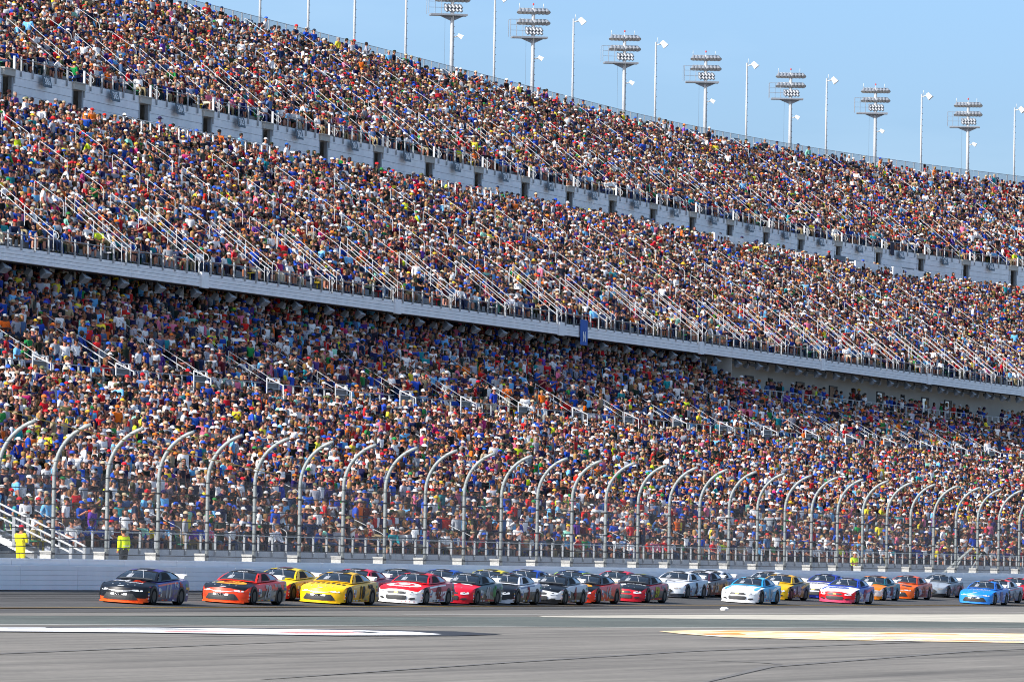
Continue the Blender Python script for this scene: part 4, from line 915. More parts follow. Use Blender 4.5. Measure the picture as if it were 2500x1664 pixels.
# ------------------------------------------------------------------ race cars (front towards -X, left side towards -Y)
def lerp_tab(tab, x):
    for (a, b), (c, d) in zip(tab, tab[1:]):
        if x <= c: t_ = (x - a) / (c - a); t_ = max(0, min(1, t_)); return b + (d - b) * t_
    return tab[-1][1]
W_T = [(-2.46, .84), (-2.25, .90), (-1.9, .945), (-1.4, .965), (0, .955), (1.3, .975), (2.0, .955), (2.45, .90)]
ZS_T = [(-2.46, .56), (-2.2, .64), (-1.6, .75), (-.8, .84), (0, .88), (1.2, .93), (2.0, .96), (2.45, .95)]
ZT_T = [(-2.46, .63), (-2.2, .70), (-1.6, .80), (-.9, .90), (0, .92), (1.2, .95), (1.9, 1.0), (2.45, 1.0)]
STX = [-2.46, -2.36, -2.2, -1.95, -1.7, -1.3, -.9, -.3, .4, 1.0, 1.5, 1.9, 2.2, 2.4, 2.45]
def bow(x, fy):      # plan rounding of nose and tail
    a = abs(fy)
    if x < -1.8: return .42 * a ** 2.6 * min(1, (-1.8 - x) / .66)
    if x > 2.0: return -.16 * a ** 3 * min(1, (x - 2.0) / .45)
    return 0
LEV = [(.965, .0), (.995, .30), (1.0, .58), (.985, .84), (.95, .97)]      # width factor, height fraction from sill to shoulder
ZB = lambda x: .10 if x < -1.9 else .14
def side_pt(x, j, sg=-1):
    w_ = lerp_tab(W_T, x); z0, z1 = ZB(x), lerp_tab(ZS_T, x); f, hh = LEV[j]
    return Vector((x + bow(x, f), sg * w_ * f, z0 + (z1 - z0) * hh))
def side_y(x, z):    # y of the near side at x, z
    w_ = lerp_tab(W_T, x); z0, z1 = ZB(x), lerp_tab(ZS_T, x); hh = (z - z0) / (z1 - z0)
    f = lerp_tab([(l[1], l[0]) for l in LEV], hh); return -w_ * f
TOPF = (.80, .42, 0.0)
def hood_z(x, fy):
    zs, zt = lerp_tab(ZS_T, x), lerp_tab(ZT_T, x); a = abs(fy)
    if a > .8: return zs - (a - .8) / .15 * (zs - zs * .97) * .5
    return zs + (zt - zs) * (1 - (a / .8) ** 2.2)
def car_body():
    mb = MB(); n = None; rows_ = []
    for x in STX:
        w_ = lerp_tab(W_T, x); ring = [side_pt(x, j, -1) for j in range(5)]
        for f in (-.80, -.42, 0, .42, .80): ring.append(Vector((x + bow(x, f), w_ * f, hood_z(x, f))))
        ring += [side_pt(x, j, 1) for j in (4, 3, 2, 1, 0)]
        rows_.append(ring)
    n = len(rows_[0])
    for ri in range(len(STX) - 1):
        xm = (STX[ri] + STX[ri + 1]) / 2
        for k in range(n - 1):
            a, b, c, d = rows_[ri][k], rows_[ri][k + 1], rows_[ri + 1][k + 1], rows_[ri + 1][k]
            if k in (4, 5, 6, 7, 8, 9): mi = 0 if xm < -.6 else (5 if xm > 1.3 else 3)
            else:
                kk = k if k < 5 else n - 2 - k
                mi = 3 if kk >= 2 else 4
                if xm < -2.0: mi = 1 if kk >= 1 else 2
                elif xm < -1.75: mi = 1 if kk >= 1 else 4
                elif xm > 2.0: mi = 5
            mb.add([a, b, c, d], [(0, 1, 2, 3)], mi)
        mb.add([rows_[ri][-1], rows_[ri][0], rows_[ri + 1][0], rows_[ri + 1][-1]], [(0, 1, 2, 3)], 6)
    for x, rg, front in ((STX[0], rows_[0], True), (STX[-1], rows_[-1], False)):
        grid = []
        for j in range(5):
            L_, R_ = rg[j], rg[n - 1 - j]; row = []
            for f in (-1, -.84, -.44, 0, .44, .84, 1):
                ff = abs(f); y = R_.y * f if f > 0 else -L_.y * f
                z = L_.z
                if j == 4: z = hood_z(x, f * .95) if ff < 1 else L_.z
                bulge = (-.07 if front else .03) * (1 - (j - 1.0) ** 2 / 9.0) if ff < 1 else 0
                row.append(Vector((x + bow(x, f * LEV[j][0]) + (bulge if front else bulge), y, z)))
            grid.append(row)
        for j in range(4):
            for k in range(6):
                q = [grid[j][k], grid[j][k + 1], grid[j + 1][k + 1], grid[j + 1][k]]
                mi = (2 if j == 0 else 1) if front else 5
                mb.add(q, [(0, 3, 2, 1) if front else (0, 1, 2, 3)], mi)
        top = [rg[4]] + [rg[5 + i] for i in range(5)] + [rg[10]]
        for k in range(6): mb.add([grid[4][k], grid[4][k + 1], top[k + 1], top[k]], [(0, 3, 2, 1) if front else (0, 1, 2, 3)], 0 if front else 5)
    return mb
def front_x(fy, hh):  # x of the nose at lateral fraction fy and height fraction hh (0 sill .. 1 shoulder)
    j = hh * 4; return STX[0] + bow(STX[0], fy * .98) + (-.07) * (1 - (j - 1.0) ** 2 / 9.0) * (1 if abs(fy) < .97 else 0)
GH = {'fb': (-.80, .80, .87), 'fc': (-1.05, 0, .905), 'ft': (-.02, .575, 1.215), 'ftc': (-.10, 0, 1.265), 'rt': (1.02, .58, 1.225), 'rtc': (1.05, 0, 1.30), 'rb': (1.88, .70, .985), 'rbc': (2.0, 0, 1.005)}
V = lambda k, sg=1: Vector((GH[k][0], GH[k][1] * sg, GH[k][2]))
def crv(a, c, b, t_):  # quadratic through a (t=0), c (t=.5), b (t=1)
    return a * (2 * (t_ - .5) * (t_ - 1)) + c * (-4 * t_ * (t_ - 1)) + b * (2 * t_ * (t_ - .5))
def windshield(u, v): lo = crv(V('fb', -1), V('fc'), V('fb'), u); hi = crv(V('ft', -1), V('ftc'), V('ft'), u); p = lo.lerp(hi, v); return p + Vector((-.03, 0, .04)) * (4 * v * (1 - v))
def roof(u, v): lo = crv(V('ft', -1), V('ftc'), V('ft'), u); hi = crv(V('rt', -1), V('rtc'), V('rt'), u); return lo.lerp(hi, v) + Vector((0, 0, .045 * 4 * v * (1 - v)))
def rearglass(u, v): lo = crv(V('rt', -1), V('rtc'), V('rt'), u); hi = crv(V('rb', -1), V('rbc'), V('rb'), u); return lo.lerp(hi, v) + Vector((.04, 0, .05)) * (4 * v * (1 - v))
def sideglass(u, v, sg=-1):
    lo = V('fb', sg).lerp(V('rb', sg), u) + Vector((0, sg * .05 * 4 * u * (1 - u), 0))
    ut = u; hi = V('ft', sg).lerp(V('rt', sg), ut) + Vector((0, 0, .03 * 4 * u * (1 - u)))
    p = lo.lerp(hi, v); return p + Vector((0, sg * .03 * 4 * v * (1 - v), 0))
def patch(mb, fn, u0, u1, v0, v1, nu, nv, off=0.0, mi=0, flip=False):
    g = [[fn(u0 + (u1 - u0) * i / nu, v0 + (v1 - v0) * j / nv) for i in range(nu + 1)] for j in range(nv + 1)]
    if off:
        c = (g[0][0] + g[-1][-1]) / 2; nrm = (g[0][-1] - g[0][0]).cross(g[-1][0] - g[0][0]).normalized()
        if nrm.dot(c - Vector((.5, 0, .9))) < 0: nrm = -nrm
        g = [[p + nrm * off for p in r_] for r_ in g]
    vs = [p for r_ in g for p in r_]; w_ = nu + 1
    fs = [(j * w_ + i, j * w_ + i + 1, (j + 1) * w_ + i + 1, (j + 1) * w_ + i) for j in range(nv) for i in range(nu)]
    mb.add(vs, [f[::-1] for f in fs] if flip else fs, mi); return mb
# closed body shell, wheel wells not cut, plus greenhouse
def make_body_mesh():
    mb = car_body(); me = mb.mesh('cb', [MATS['black']] * 7)
    bm = bmesh.new(); bm.from_mesh(me); bmesh.ops.remove_doubles(bm, verts=bm.verts, dist=.0015); bmesh.ops.recalc_face_normals(bm, faces=bm.faces); bm.to_mesh(me); bm.free()
    out = me
    # greenhouse
    g = MB(); g.v = [tuple(v.co) for v in out.vertices]; g.f = [tuple(p.vertices) for p in out.polygons]; g.m = [p.material_index for p in out.polygons]
    patch(g, windshield, 0, 1, 0, 1, 10, 4, mi=8); patch(g, roof, 0, 1, 0, 1, 10, 4, mi=7); patch(g, rearglass, 0, 1, 0, 1, 10, 4, mi=8)
    patch(g, lambda u, v: sideglass(u, v, -1), 0, 1, 0, 1, 12, 4, mi=8); patch(g, lambda u, v: sideglass(u, v, 1), 0, 1, 0, 1, 12, 4, mi=8, flip=True)
    me = g.mesh('car_body', [MATS['black']] * 9)
    bm = bmesh.new(); bm.from_mesh(me); bmesh.ops.recalc_face_normals(bm, faces=bm.faces)
    for f in bm.faces: f.smooth = True
    for e in bm.edges:
        if len(e.link_faces) == 2 and e.calc_face_angle(0) > R(38): e.smooth = False
    bm.to_mesh(me); bm.free(); return me
BODY = make_body_mesh()
M_GLASSW = mat('car_glass', (.018, .026, .038), .08, spec=.7); M_NET = mat('window_net', (.008, .008, .009), .8); M_QGLASS = mat('quarter_glass', (.16, .22, .30), .12, spec=.8)
M_TYRE = mat('tyre_rubber', (.014, .014, .014), .9, spec=.1); M_RIMK = mat('rim_black', (.012, .012, .013), .6, 0, .15); M_RIMW = mat('rim_white', (.55, .57, .6), .4); M_RIMY = mat('rim_yellow', (.6, .45, .04), .4); M_RIMR = mat('rim_red', (.35, .03, .03), .4)
M_GRILLE = mat('grille_dark', (.035, .036, .038), .5); M_CHROME = mat('chrome_decal', (.60, .62, .65), .25, .4); M_HEAD = mat('headlight_decal', (.72, .75, .78), .25); M_SPOIL = mat('spoiler_clear', (.72, .73, .72), .35)
M_GOLD = mat('gold_badge', (.62, .42, .08), .35, .3)
def decal_front(pts, off=.012, n=6):
    """polygon strip on the nose: list of (fy, lower hh, upper hh)"""
    mb = MB(); vs = []
    w_ = lerp_tab(W_T, STX[0])
    def P(fy, hh):
        f = lerp_tab([(l[1], l[0]) for l in LEV], hh); z = .10 + (.56 - .10) * hh
        return Vector((front_x(fy, hh) - off, w_ * f * fy, z))
    out = []
    for (f0, a0, b0), (f1, a1, b1) in zip(pts, pts[1:]):
        m_ = max(1, int(abs(f1 - f0) / .12))
        for i in range(m_ + (1 if (f1 == pts[-1][0]) else 0)):
            t_ = i / m_; out.append((f0 + (f1 - f0) * t_, a0 + (a1 - a0) * t_, b0 + (b1 - b0) * t_))
    K_ = 3
    for f, a, b in out:
        for q in range(K_ + 1): vs.append(P(f, a + (b - a) * q / K_))
    w2 = K_ + 1
    mb.add(vs, [(i * w2 + q, i * w2 + q + 1, (i + 1) * w2 + q + 1, (i + 1) * w2 + q) for i in range(len(out) - 1) for q in range(K_)]); return mb
def decal_hood(fn, n=28, off=.008):   # closed outline t -> (x, y)
    c = Vector((0, 0, 0)); P = []
    for i in range(n):
        x, y = fn(i / n); P.append((x, y))
    cx, cy = sum(p[0] for p in P) / n, sum(p[1] for p in P) / n
    vs = []
    for ring in (1.0, .66, .33):
        for x, y in P:
            X_, Y_ = cx + (x - cx) * ring, cy + (y - cy) * ring; w_ = lerp_tab(W_T, X_); vs.append((X_, Y_, hood_z(X_, Y_ / w_) + off))
    w_ = lerp_tab(W_T, cx); vs.append((cx, cy, hood_z(cx, cy / w_) + off))
    mb = MB(); mb.add(vs, [(r_ * n + i, r_ * n + (i + 1) % n, (r_ + 1) * n + (i + 1) % n, (r_ + 1) * n + i) for r_ in (0, 1) for i in range(n)] + [(2 * n + i, 2 * n + (i + 1) % n, 3 * n) for i in range(n)])
    return mb
def decal_side(x0, x1, z0, z1, n=4, off=.008, skew=0.0):
    mb = MB(); vs = []
    for i in range(n + 1):
        for j in range(3):
            z = z0 + (z1 - z0) * j / 2; x = x0 + (x1 - x0) * i / n + skew * (z - z0); vs.append((x, side_y(x, z) - off, z))
    mb.add(vs, [(i * 3 + j, (i + 1) * 3 + j, (i + 1) * 3 + j + 1, i * 3 + j + 1) for i in range(n) for j in range(2)]); return mb
def elli(cx, cy, a, b): return lambda t_: (cx + a * math.cos(2 * math.pi * t_), cy + b * math.sin(2 * math.pi * t_))
# shared part meshes
def arch(sg):  # black disc on the solid side, painted shade of a wheel well
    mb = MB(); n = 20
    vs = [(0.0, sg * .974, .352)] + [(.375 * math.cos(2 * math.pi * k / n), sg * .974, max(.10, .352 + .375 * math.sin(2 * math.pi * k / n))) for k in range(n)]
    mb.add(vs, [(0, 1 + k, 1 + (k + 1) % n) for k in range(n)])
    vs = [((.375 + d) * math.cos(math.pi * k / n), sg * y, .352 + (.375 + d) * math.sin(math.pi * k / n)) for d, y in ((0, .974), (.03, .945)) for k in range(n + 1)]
    mb.add(vs, [(k, k + 1, n + 2 + k, n + 1 + k) for k in range(n)]); return mb.mesh('wheel_well_shade', MATS['black'])
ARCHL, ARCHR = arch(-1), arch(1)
def P_(fn): mb = MB(); fn(mb); return mb
WS = patch(MB(), windshield, .05, .95, .06, .86, 10, 4, .008).mesh('windshield', M_GLASSW, True)
WSB = patch(MB(), windshield, .05, .95, .80, .99, 10, 2, .012).mesh('windshield_banner', M_NET, True)
SWIN = patch(MB(), lambda u, v: sideglass(u, v, -1), .15, .53, .10, .88, 4, 3, .008).mesh('side_window', M_NET, True)
SWIN2 = patch(MB(), lambda u, v: sideglass(u, v, 1), .15, .53, .10, .88, 4, 3, .008).mesh('side_window', M_NET, True)
QWIN = patch(MB(), lambda u, v: sideglass(u, v, -1), .58, .90, .12, .82, 4, 3, .008).mesh('quarter_window', M_QGLASS, True)
QWIN2 = patch(MB(), lambda u, v: sideglass(u, v, 1), .58, .90, .12, .82, 4, 3, .008).mesh('quarter_window', M_QGLASS, True)
RWIN = patch(MB(), rearglass, .08, .92, .1, .9, 8, 4, .008).mesh('rear_window', M_GLASSW, True)
spo = MB(); spo.add([(2.40, -.74, 1.0), (2.40, .74, 1.0), (2.50, .74, 1.15), (2.50, -.74, 1.15), (2.425, -.74, 1.0), (2.425, .74, 1.0), (2.525, .74, 1.15), (2.525, -.74, 1.15)], [(0, 1, 2, 3), (7, 6, 5, 4), (3, 2, 6, 7), (0, 3, 7, 4), (1, 5, 6, 2)]); SPOIL = spo.mesh('spoiler', M_SPOIL)
spe = MB(); spe.add([(2.12, -.75, .985), (2.42, -.75, 1.0), (2.51, -.75, 1.15), (2.2, -.75, 1.11), (2.12, -.735, .985), (2.42, -.735, 1.0), (2.51, -.735, 1.15), (2.2, -.735, 1.11)], [(0, 1, 2, 3)[::-1], (4, 5, 6, 7), (3, 2, 6, 7)]); SPE = spe.mesh('spoiler_end', M_SPOIL)
spl = MB()
for i in range(12):
    f0, f1 = -1 + i / 6, -1 + (i + 1) / 6; w_ = .83
    p = [Vector((STX[0] + bow(STX[0], f * .96) - .10, w_ * f, z)) for f in (f0, f1) for z in (.055, .10)]; q = [Vector((-2.0, w_ * f, .075)) for f in (f0, f1)]
    spl.add([p[0], p[1], p[3], p[2], q[0], q[1]], [(0, 1, 2, 3), (0, 3, 5, 4), (1, 4, 5, 2)])
SPLIT = spl.mesh('splitter', MATS['black'])
ty = MB(); ty.lathe([(.20, -.14), (.29, -.145), (.322, -.125), (.335, -.09), (.335, .09), (.322, .125), (.29, .145), (.20, .14)], 24, Matrix.Rotation(R(90), 4, 'X')); TYRE = ty.mesh('tyre', M_TYRE, True)
def rim(m_):
    mb = MB(); RX = Matrix.Rotation(R(90), 4, 'X'); mb.lathe([(.205, .14), (.19, .10), (.19, -.10), (.205, -.14)], 18, RX); mb.lathe([(.19, .06), (.10, .075), (.06, .11), (.0, .115)], 18, RX)
    for k in range(5):
        a = 2 * math.pi * k / 5; M = RX @ Matrix.Rotation(a, 4, 'Z'); mb.add([M @ Vector(v) for v in ((.05, -.028, .115), (.19, -.035, .10), (.19, .035, .10), (.05, .028, .115), (.05, -.028, .07), (.19, -.035, .06), (.19, .035, .06), (.05, .028, .07))], [(0, 1, 2, 3), (0, 4, 5, 1), (2, 6, 7, 3)], 0)
    return mb.mesh('rim', m_)
RIMS = {'k': rim(M_RIMK), 'w': rim(M_RIMW), 'y': rim(M_RIMY), 'r': rim(M_RIMR)}
FRONTS = {
    'T': [('lower_grille', decal_front([(-.78, .16, .22), (-.60, .13, .66), (-.2, .12, .64), (.2, .12, .64), (.60, .13, .66), (.78, .16, .22)]).mesh('lower_grille', M_GRILLE)),
          ('chrome_bar', decal_front([(-.74, .95, .98), (-.35, .83, .88), (0, .76, .85), (.35, .83, .88), (.74, .95, .98)], .016).mesh('chrome_bar', M_CHROME)),
          ('bumper_decal', decal_front([(-.36, .50, .66), (.36, .50, .66)], .020).mesh('bumper_decal', M_PWHITE)),
          ('headlight', decal_front([(-.95, .86, .99), (-.78, .84, 1.0), (-.58, .88, .98)], .014).mesh('headlight', M_HEAD)), ('headlight', decal_front([(.58, .88, .98), (.78, .84, 1.0), (.95, .86, .99)], .014).mesh('headlight', M_HEAD))],
    'C': [('upper_grille', decal_front([(-.48, .80, .92), (-.42, .74, .96), (.42, .74, .96), (.48, .80, .92)]).mesh('upper_grille', M_GRILLE)),
          ('badge', decal_front([(-.10, .81, .90), (.10, .81, .90)], .02).mesh('badge', M_GOLD)),
          ('lower_grille', decal_front([(-.52, .34, .56), (-.46, .20, .60), (.46, .20, .60), (.52, .34, .56)]).mesh('lower_grille', M_GRILLE)),
          ('brake_duct', decal_front([(-.88, .28, .42), (-.70, .22, .40), (-.62, .24, .34)]).mesh('brake_duct', M_GRILLE)), ('brake_duct', decal_front([(.62, .24, .34), (.70, .22, .40), (.88, .28, .42)]).mesh('brake_duct', M_GRILLE)),
          ('headlight', decal_front([(-.96, .80, .96), (-.78, .72, .97), (-.60, .74, .90)], .014).mesh('headlight', M_HEAD)), ('headlight', decal_front([(.60, .74, .90), (.78, .72, .97), (.96, .80, .96)], .014).mesh('headlight', M_HEAD))],
    'F': [('lower_grille', decal_front([(-.56, .46, .62), (-.40, .30, .80), (.40, .30, .80), (.56, .46, .62)]).mesh('lower_grille', M_GRILLE)),
          ('air_slot', decal_front([(-.66, .10, .18), (.66, .10, .18)]).mesh('air_slot', M_GRILLE)),
          ('headlight', decal_front([(-.96, .86, .95), (-.78, .80, .96), (-.60, .82, .90)], .014).mesh('headlight', mat('headlight_amber', (.40, .36, .33), .3))), ('headlight', decal_front([(.60, .82, .90), (.78, .80, .96), (.96, .86, .95)], .014).mesh('headlight', MATS['headlight_amber']))]}
LAMPD = [decal_front([(sg * .70, .86, .92), (sg * .80, .84, .93)] if sg > 0 else [(-.80, .84, .93), (-.70, .86, .92)], .022).mesh('lamp_print', M_GRILLE) for sg in (-1, 1)]
CONT = []
for z0, z1, c in ((.50, .545, 'e0b020'), (.43, .495, '3a5ca8'), (.37, .425, 'd8dadd'), (.31, .365, 'b02028'), (.25, .305, 'd0d4da'), (.19, .245, '20242c')):
    CONT.append(decal_side(-1.99, -1.90, z0 - .03, z1 - .03, 2).mesh('contingency_sticker', mat('sticker_' + c, c, .4)))
STK = []
for i, (x0, x1, z0, z1, c) in enumerate([(-1.0, -.82, .52, .64, 'd8dadd'), (-1.0, -.82, .42, .50, '3a5ca8'), (-1.0, -.82, .33, .40, 'b83030'), (-.79, -.66, .46, .62, '8aa0b8'), (-.79, -.66, .32, .44, 'd0d0c8'), (1.80, 1.98, .72, .80, '2a8a3c')]):
    STK.append(decal_side(x0, x1, z0, z1, 2).mesh('side_sticker', mat('sticker_' + c, c, .4)))
ORM = decal_side(-1.86, -1.72, .66, .70, 2).mesh('yellow_stripe', mat('rookie_yellow', (.75, .45, .03), .4))
def swoosh(pts, off=.005):
    mb = MB(); vs = []
    for x, za, zb in pts:
        for q in range(3): z = za + (zb - za) * q / 2; vs.append((x, side_y(x, z) - off, z))
    mb.add(vs, [(i * 3 + j, (i + 1) * 3 + j, (i + 1) * 3 + j + 1, i * 3 + j + 1) for i in range(len(pts) - 1) for j in range(2)]); return mb.mesh('side_graphic', MATS['black'])
SWOOSH = [[swoosh([(-1.0, .18, .22), (-.5, .17, .30), (0, .17, .42), (.5, .17, .58), (.9, .17, .74)]), swoosh([(.4, .62, .70), (.9, .66, .82), (1.5, .80, .90), (2.0, .84, .92)], .0065)],
          [swoosh([(-1.05, .60, .66), (-.6, .52, .62), (0, .36, .52), (.6, .22, .40), (.92, .17, .30)]), swoosh([(-.9, .17, .20), (.2, .17, .26), (.92, .17, .24)], .0065)],
          [swoosh([(.25, .17, .30), (.55, .17, .62), (.9, .17, .86)]), swoosh([(-1.02, .70, .76), (-.4, .74, .80), (.4, .80, .85), (1.0, .82, .88)], .0065)]]
ROCK = [decal_side(-.95 + .36 * q, -.72 + .36 * q, .165, .215, 2, .009).mesh('rocker_sticker', MATS['black']) for q in range(5)]
QSTK = [decal_side(x0, x1, z0, z1, 2, .009).mesh('quarter_sticker', MATS['black']) for x0, x1, z0, z1 in ((1.85, 2.1, .60, .68), (1.85, 2.1, .48, .56), (1.85, 2.1, .36, .44), (2.14, 2.3, .55, .68))]
pn = MB(); pn.lathe([(.022, 0), (.022, .02), (.002, .026)], 6); PIN = pn.mesh('hood_pin', M_CHROME)
ROOFS = patch(MB(), roof, .24, .76, .06, .42, 6, 3, .010).mesh('roof_stripe', MATS['black'])
DASH = patch(MB(), windshield, .10, .90, .07, .16, 8, 1, .0135).mesh('dash_pad', mat('dash_grey', (.05, .055, .06), .6))
DSEAT = patch(MB(), windshield, .60, .74, .16, .46, 3, 3, .0125).mesh('driver_seat', mat('seat_pale', (.28, .30, .33), .6))
FINS = []
for y in (-.50, .50):
    q = MB(); q.box((.05, y - .008, 1.255), (.95, y + .008, 1.285)); FINS.append(q.mesh('roof_rail', MATS['black']))
PAINT = {}
def paint(c):
    if c not in PAINT: PAINT[c] = mat('paint_' + c, c, .42, coat=.12, spec=.35)
    return PAINT[c]
def letter(par, s_, size, where, col, shear=0, name='lettering', bold=.02):
    me = text_mesh(s_, size, shear, .002, bold).copy(); me.materials.clear(); me.materials.append(paint(col)); 
    for v in me.vertices:
        x, y = v.co.x, v.co.y
        if where[0] == 'side': X_, Z_ = where[1] + x, where[2] + y; v.co = (X_, side_y(X_, Z_) - .024 - abs(v.co.z), Z_)
        elif where[0] == 'hood':   # read from the front
            X_, Y_ = where[1] - y * -1, where[2] + x * -1
            X_ = where[1] + y; Y_ = where[2] - x
            w_ = lerp_tab(W_T, X_); v.co = (X_, Y_, hood_z(X_, Y_ / w_) + .014)
        elif where[0] == 'banner':
            p = windshield(.5 - x / 1.35, .895 + y / .62); v.co = p + Vector((-.022, 0, .02))
        elif where[0] == 'roof':
            X_ = where[1] + y; u = .5 - x / 1.2; v.co = roof(max(0, min(1, u)), max(0, min(1, (X_ + .05) / 1.1))) + Vector((0, 0, .012))
        elif where[0] == 'nose':
            f = -x / .8; p = Vector((front_x(f, where[1]) - .03, -x, .10 + .46 * (where[1]) + y)); v.co = p
    me.update(); return obj(name, me, par)
